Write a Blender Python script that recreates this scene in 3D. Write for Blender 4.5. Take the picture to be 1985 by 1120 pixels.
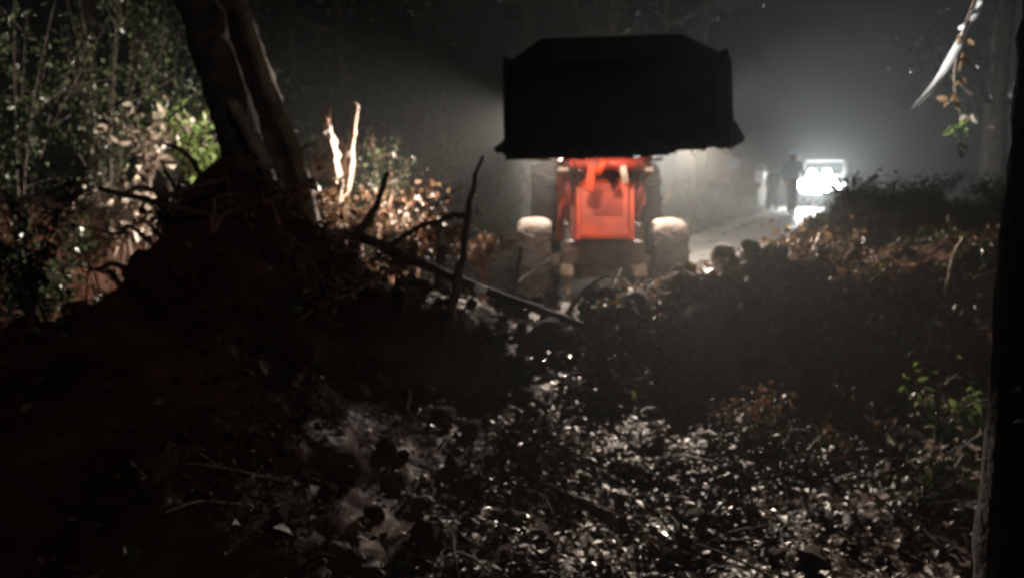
import bpy, bmesh, math, random
import numpy as np
from mathutils import Vector, Matrix, Quaternion

R = math.radians
S = bpy.context.scene
C = S.collection
for o in list(bpy.data.objects):
    bpy.data.objects.remove(o, do_unlink=True)
rnd = random.Random(11)
nr = np.random.RandomState(5)

# ------------------------------------------------------------------ camera
EYE, F, CX, CY, HOR = 1.65, 1719.0, 992.5, 560.0, 330.0
PITCH = math.atan((CY - HOR) / F)
cd = bpy.data.cameras.new('camera')
cam = bpy.data.objects.new('camera', cd)
C.objects.link(cam)
cam.location = (0, 0, EYE)
cam.rotation_euler = (math.pi / 2 - PITCH, 0, 0)
cd.sensor_width = 36
cd.lens = 36 * F / 1985
cd.clip_start = 0.05
cd.clip_end = 400
cd.dof.use_dof = True                       # a soft, slightly missed focus, as a phone gives at night
cd.dof.focus_distance = 1.5
cd.dof.aperture_fstop = 3.9
cd.dof.aperture_blades = 0
cd.dof.aperture_ratio = 1.0
S.camera = cam

# ------------------------------------------------------------------ world: night sky
w = bpy.data.worlds.new('World')
S.world = w
w.use_nodes = True
nt = w.node_tree
nt.nodes.clear()
sky = nt.nodes.new('ShaderNodeTexSky')
sky.sky_type = 'NISHITA'
sky.sun_disc = False
sky.sun_elevation = R(25)
sky.sun_rotation = R(156)
bg = nt.nodes.new('ShaderNodeBackground')
bg.inputs['Strength'].default_value = 0.0001
out = nt.nodes.new('ShaderNodeOutputWorld')
nt.links.new(sky.outputs[0], bg.inputs[0])
nt.links.new(bg.outputs[0], out.inputs[0])
front_sun = bpy.data.lights.new('camera_side_fill', 'SUN')  # weak sun lamp added as fill from the camera side
front_sun.energy = 0.17
front_sun.angle = R(0.5)
front_sun.color = (1.0, 0.93, 0.84)
mo = bpy.data.objects.new('camera_side_fill', front_sun)
C.objects.link(mo)
mo.rotation_euler = Vector((-0.45, 1.0, -0.50)).to_track_quat('-Z', 'Y').to_euler()
S.view_settings.view_transform = 'Standard'
S.view_settings.look = 'None'
S.view_settings.exposure = 0.0
S.view_settings.gamma = 1.0
S.view_settings.use_curve_mapping = False
S.render.engine = 'CYCLES'
S.cycles.volume_bounces = 0
S.cycles.max_bounces = 4

LOADER = Vector((1.08, 10.8, 0.0))
HAZE = 0.0085
DUST = 0.50
P_FLOOD, P_WORK, P_ROOF, P_HEAD, P_REAR = 4300, 1050, 1700, 230, 2100
WARM = (1.0, 0.84, 0.70)

def at(px, py, Y):
    """the point of the world at depth Y that the photograph shows at (px, py)"""
    a, b = (px - CX) / F, (CY - py) / F
    d = Vector((a, math.cos(PITCH) + b * math.sin(PITCH), -math.sin(PITCH) + b * math.cos(PITCH)))
    return Vector((0, 0, EYE)) + d * (Y / d.y)

# ------------------------------------------------------------------ materials
def mat(name, col, rough=0.7, col2=None, scale=6.0, bump=0.0, bscale=None, metallic=0.0, spec=0.5,
        transl=0.0, tint=None, coat=0.0, detail=6.0):
    m = bpy.data.materials.new(name)
    m.use_nodes = True
    n, l = m.node_tree.nodes, m.node_tree.links
    b = n['Principled BSDF']
    b.inputs['Roughness'].default_value = rough
    b.inputs['Metallic'].default_value = metallic
    b.inputs['Specular IOR Level'].default_value = spec
    b.inputs['Coat Weight'].default_value = coat
    b.inputs['Base Color'].default_value = (*col, 1)
    csock = None
    if tint or col2:
        ramp = n.new('ShaderNodeValToRGB')
        if tint:
            a = n.new('ShaderNodeAttribute')
            a.attribute_name = 'tint'
            l.new(a.outputs['Fac'], ramp.inputs[0])
            els = ramp.color_ramp.elements
            els[0].color = (*tint[0], 1)
            els[1].color = (*tint[-1], 1)
            for i, c in enumerate(tint[1:-1]):
                e = els.new((i + 1) / (len(tint) - 1))
                e.color = (*c, 1)
        else:
            tc = n.new('ShaderNodeTexCoord')
            nz = n.new('ShaderNodeTexNoise')
            nz.inputs['Scale'].default_value = scale
            nz.inputs['Detail'].default_value = detail
            l.new(tc.outputs['Object'], nz.inputs['Vector'])
            ramp.color_ramp.elements[0].position = 0.38
            ramp.color_ramp.elements[1].position = 0.64
            ramp.color_ramp.elements[0].color = (*col, 1)
            ramp.color_ramp.elements[1].color = (*col2, 1)
            l.new(nz.outputs['Fac'], ramp.inputs[0])
        csock = ramp.outputs[0]
        l.new(csock, b.inputs['Base Color'])
    if bump:
        tc = n.new('ShaderNodeTexCoord')
        nz = n.new('ShaderNodeTexNoise')
        nz.inputs['Scale'].default_value = bscale or scale * 4
        nz.inputs['Detail'].default_value = 8
        l.new(tc.outputs['Object'], nz.inputs['Vector'])
        bp = n.new('ShaderNodeBump')
        bp.inputs['Strength'].default_value = bump
        bp.inputs['Distance'].default_value = 0.03
        l.new(nz.outputs['Fac'], bp.inputs['Height'])
        l.new(bp.outputs[0], b.inputs['Normal'])
    if transl:
        t = n.new('ShaderNodeBsdfTranslucent')
        t.inputs['Color'].default_value = (*col, 1)
        if csock:
            l.new(csock, t.inputs['Color'])
        mx = n.new('ShaderNodeMixShader')
        mx.inputs[0].default_value = transl
        l.new(b.outputs[0], mx.inputs[1])
        l.new(t.outputs[0], mx.inputs[2])
        l.new(mx.outputs[0], n['Material Output'].inputs[0])
    return m

def emis(name, col, strength):
    m = bpy.data.materials.new(name)
    m.use_nodes = True
    b = m.node_tree.nodes['Principled BSDF']
    b.inputs['Base Color'].default_value = (0.8, 0.8, 0.8, 1)
    b.inputs['Emission Color'].default_value = (*col, 1)
    b.inputs['Emission Strength'].default_value = strength
    return m

def wet_patches(m):
    """roughness that varies: shining wet mud between duller crumbs"""
    n, l = m.node_tree.nodes, m.node_tree.links
    tc = n.new('ShaderNodeTexCoord')
    nz = n.new('ShaderNodeTexNoise')
    nz.inputs['Scale'].default_value = 3.5
    nz.inputs['Detail'].default_value = 5
    l.new(tc.outputs['Object'], nz.inputs['Vector'])
    mr = n.new('ShaderNodeMapRange')
    mr.inputs['From Min'].default_value = 0.42
    mr.inputs['From Max'].default_value = 0.60
    mr.inputs['To Min'].default_value = 0.42
    mr.inputs['To Max'].default_value = 0.85
    l.new(nz.outputs['Fac'], mr.inputs['Value'])
    l.new(mr.outputs[0], n['Principled BSDF'].inputs['Roughness'])

M = {}
M['soil'] = mat('wet red soil', (0.032, 0.014, 0.009), 0.75, (0.090, 0.038, 0.023), 2.2, 0.9, 14, spec=0.16)
wet_patches(M['soil'])
M['clod'] = mat('soil clod', (0.038, 0.016, 0.009), 0.75, (0.11, 0.045, 0.024), 9, 0.8, 30, spec=0.1)
M['bark'] = mat('dark bark', (0.045, 0.032, 0.022), 0.8, (0.13, 0.095, 0.065), 7, 1.0, 22)
M['dbark'] = mat('wet dark bark', (0.026, 0.019, 0.014), 0.85, (0.075, 0.056, 0.042), 7, 1.0, 22)
M['pbark'] = mat('pale bark', (0.16, 0.11, 0.08), 0.75, (0.34, 0.25, 0.18), 6, 1.0, 24)
M['wood'] = mat('torn pale wood', (0.22, 0.15, 0.11), 0.65, (0.52, 0.42, 0.34), 9, 0.7, 40)
M['twig'] = mat('brown twig', (0.05, 0.03, 0.02), 0.65, (0.12, 0.07, 0.045), 12, 0.4, 60)
M['redtwig'] = mat('reddish twig', (0.16, 0.07, 0.045), 0.6, (0.30, 0.14, 0.09), 12, 0.4, 60)
M['litter'] = mat('wet dead leaves', (0.1, 0.07, 0.05), 0.48, spec=0.45, transl=0.12,
                  tint=[(0.025, 0.014, 0.008), (0.06, 0.032, 0.017), (0.04, 0.036, 0.014), (0.11, 0.065, 0.038), (0.04, 0.05, 0.016), (0.18, 0.12, 0.08)])
M['dead'] = mat('dry brown leaves', (0.2, 0.1, 0.06), 0.5, transl=0.25,
                tint=[(0.09, 0.04, 0.022), (0.20, 0.10, 0.055), (0.14, 0.10, 0.04), (0.34, 0.20, 0.13)])
M['leaf'] = mat('dark green leaves', (0.05, 0.08, 0.03), 0.32, spec=0.6, transl=0.3,
                tint=[(0.012, 0.022, 0.009), (0.026, 0.042, 0.016), (0.045, 0.06, 0.024), (0.10, 0.11, 0.06)])
M['bright'] = mat('fresh green leaves', (0.16, 0.26, 0.06), 0.4, spec=0.5, transl=0.4,
                  tint=[(0.10, 0.18, 0.04), (0.20, 0.28, 0.08), (0.34, 0.38, 0.18)])
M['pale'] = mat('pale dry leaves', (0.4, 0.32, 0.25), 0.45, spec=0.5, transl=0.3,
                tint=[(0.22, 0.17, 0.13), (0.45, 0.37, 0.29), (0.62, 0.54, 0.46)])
M['blade'] = mat('pale dry blade', (0.75, 0.73, 0.70), 0.4, (0.86, 0.85, 0.82), 5, transl=0.5)
M['grass'] = mat('bank grass', (0.06, 0.08, 0.03), 0.5, spec=0.4, transl=0.3,
                 tint=[(0.03, 0.045, 0.018), (0.07, 0.09, 0.035), (0.13, 0.13, 0.06)])
M['orange'] = mat('worn orange paint', (0.52, 0.050, 0.005), 0.55, (0.33, 0.030, 0.005), 3.5, 0.15, 30, coat=0.2)
M['red'] = mat('dusty red paint', (0.42, 0.04, 0.018), 0.5, (0.25, 0.035, 0.02), 5, 0.2, 30)
M['tyre'] = mat('dusty tyre rubber', (0.05, 0.038, 0.032), 0.85, (0.11, 0.085, 0.068), 4, 0.5, 30)
M['mudtyre'] = mat('mud caked on tyre', (0.30, 0.22, 0.17), 0.9, (0.45, 0.35, 0.28), 8, 0.8, 40)
M['rim'] = mat('muddy rim', (0.30, 0.24, 0.18), 0.6, (0.16, 0.11, 0.08), 6, 0.3)
M['frame'] = mat('muddy frame steel', (0.07, 0.045, 0.03), 0.7, (0.15, 0.10, 0.07), 7, 0.5, 30)
M['greypaint'] = mat('grey paint', (0.10, 0.105, 0.11), 0.4)
M['steel'] = mat('black bucket steel', (0.012, 0.011, 0.011), 0.75, (0.03, 0.022, 0.018), 4, 0.4, 20, spec=0.2)
M['chrome'] = mat('piston chrome', (0.7, 0.7, 0.7), 0.2, metallic=1.0)
M['glass'] = mat('dark glass', (0.02, 0.025, 0.03), 0.08)
M['black'] = mat('black plastic', (0.015, 0.015, 0.015), 0.6)
M['lamp'] = emis('lamp lens', (1.0, 0.93, 0.82), 25)
M['head'] = emis('headlamp lens and glare disc', (0.93, 0.98, 1.0), 210)
M['white'] = mat('white paint', (0.75, 0.76, 0.76), 0.35)
M['skin'] = mat('skin', (0.22, 0.12, 0.08), 0.55)
M['bluecloth'] = mat('blue grey cloth', (0.16, 0.22, 0.27), 0.85, (0.12, 0.17, 0.21), 20)
M['darkcloth'] = mat('dark cloth', (0.03, 0.028, 0.035), 0.9)
M['whitecloth'] = mat('white cloth', (0.75, 0.75, 0.73), 0.85)
M['helmet'] = mat('pale blue plastic', (0.42, 0.60, 0.68), 0.3)
M['hair'] = mat('black hair', (0.012, 0.01, 0.009), 0.6)

# ------------------------------------------------------------------ helpers
def props(o, label=None, cat=None, group=None, kind=None):
    if label: o['label'] = label
    if cat: o['category'] = cat
    if group: o['group'] = group
    if kind: o['kind'] = kind
    return o

def empty(name, label, cat, loc=(0, 0, 0), rz=0.0, group=None):
    o = bpy.data.objects.new(name, None)
    o.empty_display_size = 0.2
    C.objects.link(o)
    o.location = loc
    o.rotation_euler = (0, 0, rz)
    return props(o, label, cat, group)

def link(name, me, material=None, parent=None):
    if material is not None and not me.materials:
        me.materials.append(material)
    o = bpy.data.objects.new(name, me)
    C.objects.link(o)
    if parent: o.parent = parent
    return o

def fin(name, bm, material, parent=None, smooth=False):
    me = bpy.data.meshes.new(name)
    bmesh.ops.recalc_face_normals(bm, faces=bm.faces)
    bm.to_mesh(me)
    bm.free()
    if smooth:
        me.polygons.foreach_set('use_smooth', [True] * len(me.polygons))
    return link(name, me, material, parent)

def nme(name, v, f, tint=None, smooth=False):
    """numpy mesh with faces of one size"""
    v = np.asarray(v, dtype=np.float32)
    f = np.asarray(f, dtype=np.int32)
    me = bpy.data.meshes.new(name)
    me.vertices.add(len(v))
    me.vertices.foreach_set('co', v.ravel())
    k = f.shape[1]
    me.loops.add(f.size)
    me.loops.foreach_set('vertex_index', f.ravel())
    me.polygons.add(len(f))
    me.polygons.foreach_set('loop_start', np.arange(0, f.size, k, dtype=np.int32))
    me.polygons.foreach_set('loop_total', np.full(len(f), k, dtype=np.int32))
    if smooth:
        me.polygons.foreach_set('use_smooth', np.ones(len(f), dtype=bool))
    if tint is not None:
        a = me.attributes.new('tint', 'FLOAT', 'POINT')
        a.data.foreach_set('value', np.asarray(tint, dtype=np.float32))
    me.update()
    me.validate()
    return me

def tube_into(bm, pts, rad, sides=8, wob=0.0, seed=0, jag=0.0):
    rr = random.Random(seed)
    pts = [Vector(p) for p in pts]
    rings = []
    prev = None
    for i, p in enumerate(pts):
        d = (pts[min(i + 1, len(pts) - 1)] - pts[max(i - 1, 0)]).normalized()
        ref = prev if prev is not None else (Vector((1, 0, 0)) if abs(d.x) < 0.8 else Vector((0, 1, 0)))
        u = (ref - d * ref.dot(d)).normalized()
        prev = u
        v = d.cross(u)
        ring = []
        for k in range(sides):
            a = 2 * math.pi * k / sides
            r = rad[i] * (1 + wob * rr.uniform(-1, 1))
            q = p + (u * math.cos(a) + v * math.sin(a)) * r
            if jag and i in (0, len(pts) - 1):
                q += d * rr.uniform(-jag, jag)
            ring.append(bm.verts.new(q))
        rings.append(ring)
    for a, b in zip(rings, rings[1:]):
        for k in range(sides):
            bm.faces.new((a[k], a[(k + 1) % sides], b[(k + 1) % sides], b[k]))
    bm.faces.new(list(reversed(rings[0])))
    bm.faces.new(rings[-1])

def curve_pts(pts, n):
    """catmull-rom through control points"""
    P = [Vector(p) for p in pts]
    P = [P[0] * 2 - P[1]] + P + [P[-1] * 2 - P[-2]]
    outp = []
    segs = len(P) - 3
    for s in range(segs):
        for i in range(n):
            t = i / n
            a, b, c, d = P[s:s + 4]
            outp.append(0.5 * ((2 * b) + (c - a) * t + (2 * a - 5 * b + 4 * c - d) * t * t + (3 * b - a - 3 * c + d) * t ** 3))
    outp.append(P[-2])
    return outp

def branch_into(bm, pts, r0, r1, seed=0, n=5, sides=8, wob=0.12, bend=0.0, jag=0.0):
    rr = random.Random(seed)
    c = curve_pts(pts, n)
    if bend:
        for i in range(1, len(c) - 1):
            c[i] += Vector((rr.uniform(-1, 1), rr.uniform(-1, 1), rr.uniform(-1, 1))) * bend
    rad = [r0 + (r1 - r0) * i / (len(c) - 1) for i in range(len(c))]
    tube_into(bm, c, rad, sides, wob, seed, jag)

def box_into(bm, c, s, rot=None, bevel=0.0, taper=None):
    """box of size s centred on c; taper = (x, y) scale of the top face"""
    vs = []
    for z in (-1, 1):
        for y in (-1, 1):
            for x in (-1, 1):
                k = taper if (taper and z == 1) else (1, 1)
                p = Vector((x * s[0] / 2 * k[0], y * s[1] / 2 * k[1], z * s[2] / 2))
                if rot is not None: p = rot @ p
                vs.append(bm.verts.new(p + Vector(c)))
    q = [(0, 2, 3, 1), (4, 5, 7, 6), (0, 1, 5, 4), (2, 6, 7, 3), (0, 4, 6, 2), (1, 3, 7, 5)]
    fs = [bm.faces.new([vs[i] for i in a]) for a in q]
    if bevel:
        es = list({e for f in fs for e in f.edges})
        bmesh.ops.bevel(bm, geom=es, offset=bevel, segments=2, affect='EDGES', profile=0.6)

def rx(a): return Matrix.Rotation(a, 3, 'X')
def ry(a): return Matrix.Rotation(a, 3, 'Y')
def rzm(a): return Matrix.Rotation(a, 3, 'Z')

def box(name, c, s, material, parent=None, rot=None, bevel=0.01, taper=None):
    bm = bmesh.new()
    box_into(bm, c, s, rot, bevel, taper)
    return fin(name, bm, material, parent)

def tube(name, pts, rad, material, parent=None, sides=10, **k):
    bm = bmesh.new()
    if not hasattr(rad, '__len__'): rad = [rad] * len(pts)
    tube_into(bm, pts, rad, sides, **k)
    return fin(name, bm, material, parent, smooth=True)

# ------------------------------------------------------------------ noise and terrain height
def vnoise(x, y, seed=0):
    xi, yi = np.floor(x).astype(np.int64), np.floor(y).astype(np.int64)
    xf, yf = x - xi, y - yi
    def h(a, b):
        n = (a * 374761393 + b * 668265263 + seed * 1442695041) & 0xffffffff
        n = ((n ^ (n >> 13)) * 1274126177) & 0xffffffff
        return ((n ^ (n >> 16)) & 0xffff) / 65535.0
    u, v = xf * xf * (3 - 2 * xf), yf * yf * (3 - 2 * yf)
    return (h(xi, yi) * (1 - u) + h(xi + 1, yi) * u) * (1 - v) + (h(xi, yi + 1) * (1 - u) + h(xi + 1, yi + 1) * u) * v

def fbm(x, y, f, octv=5, seed=0, gain=0.5):
    s, a, t = 0, 1.0, 0
    for i in range(octv):
        s = s + a * (vnoise(x * f + 31.7 * i, y * f + 17.3 * i, seed + i) - 0.5)
        t += a
        a *= gain
        f *= 2.03
    return s / t * 2

def sst(a, b, x):
    t = np.clip((x - a) / (b - a), 0, 1)
    return t * t * (3 - 2 * t)

def road_x(y):
    return 0.85 + np.maximum(y - 10, 0) * 0.46

def height(x, y, fine=True):
    x = np.asarray(x, dtype=float)
    y = np.asarray(y, dtype=float)
    G = lambda cx, cy, sx, sy: np.exp(-((x - cx) / sx) ** 2 - ((y - cy) / sy) ** 2)
    z = 0.30 * sst(13, 27, y)
    rough = np.ones_like(x)
    # heap of pushed earth in front of the tractor
    mid = np.exp(-((x - 0.45) / 0.60) ** 4)
    yy = y - 6.9 - 0.12 * x
    z = z + (0.58 - 0.04 * mid) * np.exp(-(yy / np.where(yy < 0, 0.85 + 0.75 * mid, 0.85)) ** 2) * sst(-3.5, -1.5, x) * (1 - sst(4.5, 6.5, x))
    z = z + 0.40 * G(1.8, 7.35, 0.6, 0.6) + 0.14 * G(2.5, 7.6, 0.4, 0.5) + 0.10 * G(0.75, 6.9, 0.4, 0.6)
    z = z + 0.30 * np.exp(-((y - 6.2) / 0.5) ** 2) * np.exp(-((x + 1.00) / 0.85) ** 4)
    z = z + 0.30 * G(-1.9, 4.9, 1.0, 0.9)
    # the uprooted mass of earth on the left
    z = z + 1.02 * G(-2.12, 6.6, 0.62, 0.95) + 0.38 * G(-3.2, 5.3, 1.8, 1.6) + 0.35 * G(-2.1, 4.4, 1.1, 1.2)
    z = z + 0.7 * sst(-3.6, -7.5, x) * sst(4, 9, y)
    # bank on the right of the road
    e = road_x(y) + 1.2
    bank = sst(0, 1.5, x - e + 0.5 * fbm(x, y, 0.7, 3, 91)) * sst(7.5, 10.5, y)
    z = z + bank * (1.02 - 0.55 * sst(15, 21, y))
    z = z + 0.42 * sst(1.6, 4.2, x) * sst(2.5, 6.5, y) * (1 - sst(8, 10.5, y)) + 0.25 * sst(3, 6, x) * sst(3, 5, y) * (1 - sst(9, 11, y))
    # bank on the left of the road
    z = z + 0.45 * sst(1.9, 3.8, road_x(y) - x) * sst(8.5, 12, y)
    onroad = (1 - sst(1.1, 1.7, np.abs(x - road_x(y)))) * sst(8.2, 10, y)
    rough = 1 - 0.82 * onroad
    ruts = -0.045 * (np.exp(-((np.abs(x - road_x(y)) - 0.82) / 0.22) ** 2)) * onroad
    z = z + ruts
    far = 1 - 0.6 * sst(14, 25, y)
    z = z + 0.20 * fbm(x, y, 0.8, 3, 3) * rough * far
    z = z + 0.14 * np.abs(fbm(x, y, 2.6, 5, 9, 0.62)) * rough * far
    if fine:
        z = z + 0.05 * fbm(x, y, 9.0, 3, 21, 0.6) * rough * far
    return z

def hz(x, y):
    return float(height(np.array([x]), np.array([y]))[0])

def axis(a, b, step, lo, hi, n):
    core = np.arange(a, b + 1e-6, step)
    def out_(start, end, n):
        t = np.linspace(0, 1, n + 1)[1:]
        return start + (end - start) * (0.12 * t + 0.88 * t ** 2.6)
    return np.concatenate([out_(a, lo, n)[::-1], core, out_(b, hi, n)])

XS = axis(-6.0, 6.5, 0.05, -62, 62, 60)
YS = axis(1.0, 13.0, 0.05, -25, 88, 60)
gx, gy = np.meshgrid(XS, YS)
gz = height(gx, gy)
nx, ny = len(XS), len(YS)
i0 = (np.arange(ny - 1)[:, None] * nx + np.arange(nx - 1)[None, :]).ravel()
gf = np.stack([i0, i0 + 1, i0 + nx + 1, i0 + nx], 1)
g = link('ground', nme('ground', np.stack([gx.ravel(), gy.ravel(), gz.ravel()], 1), gf, smooth=True), M['soil'])
props(g, 'churned wet reddish soil of the blocked forest road', kind='structure')

# the driven dirt track, a sheet a few millimetres above the ground
ts, us = np.linspace(8.6, 60, 240), np.linspace(-1.45, 1.25, 46)
tg, ug = np.meshgrid(ts, us, indexing='ij')
rxg = road_x(tg) + ug * (1 + 0.12 * fbm(tg, ug, 0.7, 3, 77))
rz_ = height(rxg, tg) + 0.006 + 0.012 * np.clip(1 - np.abs(ug) / 1.5, 0, 1)
i0 = (np.arange(len(ts) - 1)[:, None] * len(us) + np.arange(len(us) - 1)[None, :]).ravel()
rf = np.stack([i0, i0 + 1, i0 + len(us) + 1, i0 + len(us)], 1)
M['road'] = mat('packed pale dirt', (0.34, 0.28, 0.22), 0.45, (0.48, 0.42, 0.35), 1.6, 0.7, 9)
rd = link('dirt_road', nme('dirt_road', np.stack([rxg.ravel(), tg.ravel(), rz_.ravel()], 1), rf, smooth=True), M['road'])
props(rd, 'pale wheel-rutted dirt road behind the tractor', kind='structure')

# ------------------------------------------------------------------ leaves
def leaf_mesh_np(P, N, U, L, W, tint=None, fold=0.25):
    """P base points, N normals, U directions; folded pointed leaves of 6 verts and 4 quads/tris (as quads)"""
    n = len(P)
    N = N - U * np.sum(N * U, 1, keepdims=True)
    N /= np.linalg.norm(N, axis=1, keepdims=True) + 1e-9
    V = np.cross(N, U)
    L = L[:, None]
    W = W[:, None]
    base = P
    l1 = P + U * L * 0.42 + V * W * 0.5 + N * W * fold
    r1 = P + U * L * 0.42 - V * W * 0.5 + N * W * fold
    mid = P + U * L * 0.5 - N * W * 0.02
    tip = P + U * L - N * L * 0.10
    v = np.stack([base, l1, mid, r1, tip], 1).reshape(-1, 3)
    k = np.arange(n)[:, None] * 5
    f = np.concatenate([k + np.array([[0, 2, 1]]), k + np.array([[1, 2, 4]]), k + np.array([[0, 3, 2]]), k + np.array([[3, 4, 2]])], 0)
    t = np.repeat(nr.rand(n) if tint is None else tint, 5)
    return v, f, t

def rand_unit(n):
    v = nr.normal(size=(n, 3))
    return v / np.linalg.norm(v, axis=1, keepdims=True)

def leaf_cloud(name, P, L, material, parent=None, up=0.6, aspect=0.5, droop=0.3, kind=None):
    n = len(P)
    N = rand_unit(n) * 0.8
    N[:, 2] += up
    N /= np.linalg.norm(N, axis=1, keepdims=True)
    U = rand_unit(n)
    U[:, 2] -= droop
    U = U - N * np.sum(N * U, 1, keepdims=True)
    U /= np.linalg.norm(U, axis=1, keepdims=True) + 1e-9
    Ls = L * (0.55 + 0.9 * nr.rand(n))
    v, f, t = leaf_mesh_np(np.asarray(P), N, U, Ls, Ls * aspect * (0.7 + 0.6 * nr.rand(n)))
    o = link(name, nme(name, v, f, t), material, parent)
    if kind: o['kind'] = kind
    return o

LEAFMESH = {}
def single_leaf(matkey, variant, L=1.0, aspect=0.5):
    key = (matkey, variant, aspect)
    if key not in LEAFMESH:
        a = aspect * rnd.uniform(0.8, 1.2)
        rows = [(0.0, 0.03), (0.18, 0.7), (0.42, 1.0), (0.7, 0.72), (1.0, 0.0)]
        v, f = [], []
        curl = rnd.uniform(0.05, 0.28)
        for s, wv in rows:
            zc = -curl * s * s
            hw = a * 0.5 * wv
            v += [(-hw, s, zc + hw * 0.35), (0, s, zc), (hw, s, zc + hw * 0.35)]
        for r in range(4):
            q = r * 3
            f += [(q, q + 1, q + 4, q + 3), (q + 1, q + 2, q + 5, q + 4)]
        me = nme('leaf', np.array(v) * L, f, np.full(len(v), rnd.random()))
        me.materials.append(M[matkey])
        LEAFMESH[key] = me
    return LEAFMESH[key]

def put_leaf(parent, p, d, n, size, matkey, aspect=0.5, name='leaf'):
    d = Vector(d).normalized()
    n = Vector(n)
    n = (n - d * n.dot(d)).normalized()
    x = d.cross(n)
    me = single_leaf(matkey, rnd.randrange(7), 1.0, aspect)
    o = bpy.data.objects.new(name, me)
    C.objects.link(o)
    o.parent = parent
    o.matrix_local = Matrix(((x.x, d.x, n.x, p[0]), (x.y, d.y, n.y, p[1]), (x.z, d.z, n.z, p[2]), (0, 0, 0, 1))) @ Matrix.Scale(size, 4)
    return o

def shrub(name, label, cat, loc, r, h, n, size, matkey, stems=6, group=None, aspect=0.5, singles=0, stemmat='twig', sr=0.010, lean=(0, 0), up=0.5):
    """stems fan out of one base; leaves sit on the outer half of the stems; the largest as objects of their own"""
    gz_ = hz(loc[0], loc[1])
    off = max(0.0, loc[2] - gz_)
    root = empty(name, label, cat, (loc[0], loc[1], min(loc[2], gz_)), 0, group)
    bm = bmesh.new()
    tips = []
    if off > 0.06:
        for i in range(3):
            a = rnd.uniform(0, 6.3)
            tube_into(bm, curve_pts([(math.cos(a) * .08, math.sin(a) * .08, -.05), (math.cos(a) * .1 * r, math.sin(a) * .12, off * .5), (0, 0, off + .02)], 4), [sr * 1.2] * 9, 5, 0.1, i)
    for i in range(stems):
        a = 2 * math.pi * (i + rnd.random() * 0.8) / stems
        rr = r * rnd.uniform(0.35, 1.0)
        hh = h * rnd.uniform(0.6, 1.05)
        p = [Vector((0, 0, off - 0.05)), Vector((math.cos(a) * rr * 0.3 + lean[0] * .3, math.sin(a) * rr * 0.3 + lean[1] * .3, off + hh * 0.45)),
             Vector((math.cos(a) * rr + lean[0], math.sin(a) * rr + lean[1], off + hh))]
        c = curve_pts(p, 6)
        tube_into(bm, c, [sr * (1 - 0.75 * k / (len(c) - 1)) for k in range(len(c))], 5, 0.1, i)
        for k in range(3):
            q = c[rnd.randrange(3, len(c) - 1)]
            e = q + Vector((rnd.uniform(-1, 1), rnd.uniform(-1, 1), rnd.uniform(-0.2, 0.8))) * r * 0.45
            tube_into(bm, [q, (q + e) / 2 + Vector((0, 0, 0.02)), e], [sr * 0.5, sr * 0.35, sr * 0.15], 4)
            tips += [q.lerp(e, t) for t in (0.4, 0.7, 1.0)]
        tips += c[4:]
    fin('stems', bm, M[stemmat], root)
    for i in range(singles):
        q = rnd.choice(tips)
        d = Vector((rnd.uniform(-1, 1), rnd.uniform(-1, 1), rnd.uniform(-0.8, 0.5)))
        nn = Vector((rnd.uniform(-1, 1), rnd.uniform(-1, 0.6), rnd.uniform(-0.2, 1.2)))
        put_leaf(root, q, d, nn, size * rnd.uniform(0.7, 1.3), matkey, aspect)
    if n:
        T = np.array([list(rnd.choice(tips)) for _ in range(n)]) + nr.normal(size=(n, 3)) * size * 0.8
        leaf_cloud('foliage', T, size * 0.85, M[matkey], root, up=up, aspect=aspect, kind='stuff')
    return root

# ------------------------------------------------------------------ lamps
def spot(name, loc, to, power, ang, blend, col, size, parent=None):
    l = bpy.data.lights.new(name, 'SPOT')
    l.energy, l.spot_size, l.spot_blend, l.color, l.shadow_soft_size = power, R(ang), blend, col, size
    o = bpy.data.objects.new(name, l)
    C.objects.link(o)
    o.location = loc
    o.rotation_euler = (Vector(to) - Vector(loc)).to_track_quat('-Z', 'Y').to_euler()
    if parent: o.parent = parent
    return o

# ------------------------------------------------------------------ the tractor with its loader
LROT = R(-2.5)
T = empty('loader_tractor', 'orange tractor with its black front loader bucket raised high over the nose', 'tractor', LOADER, LROT)

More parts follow.
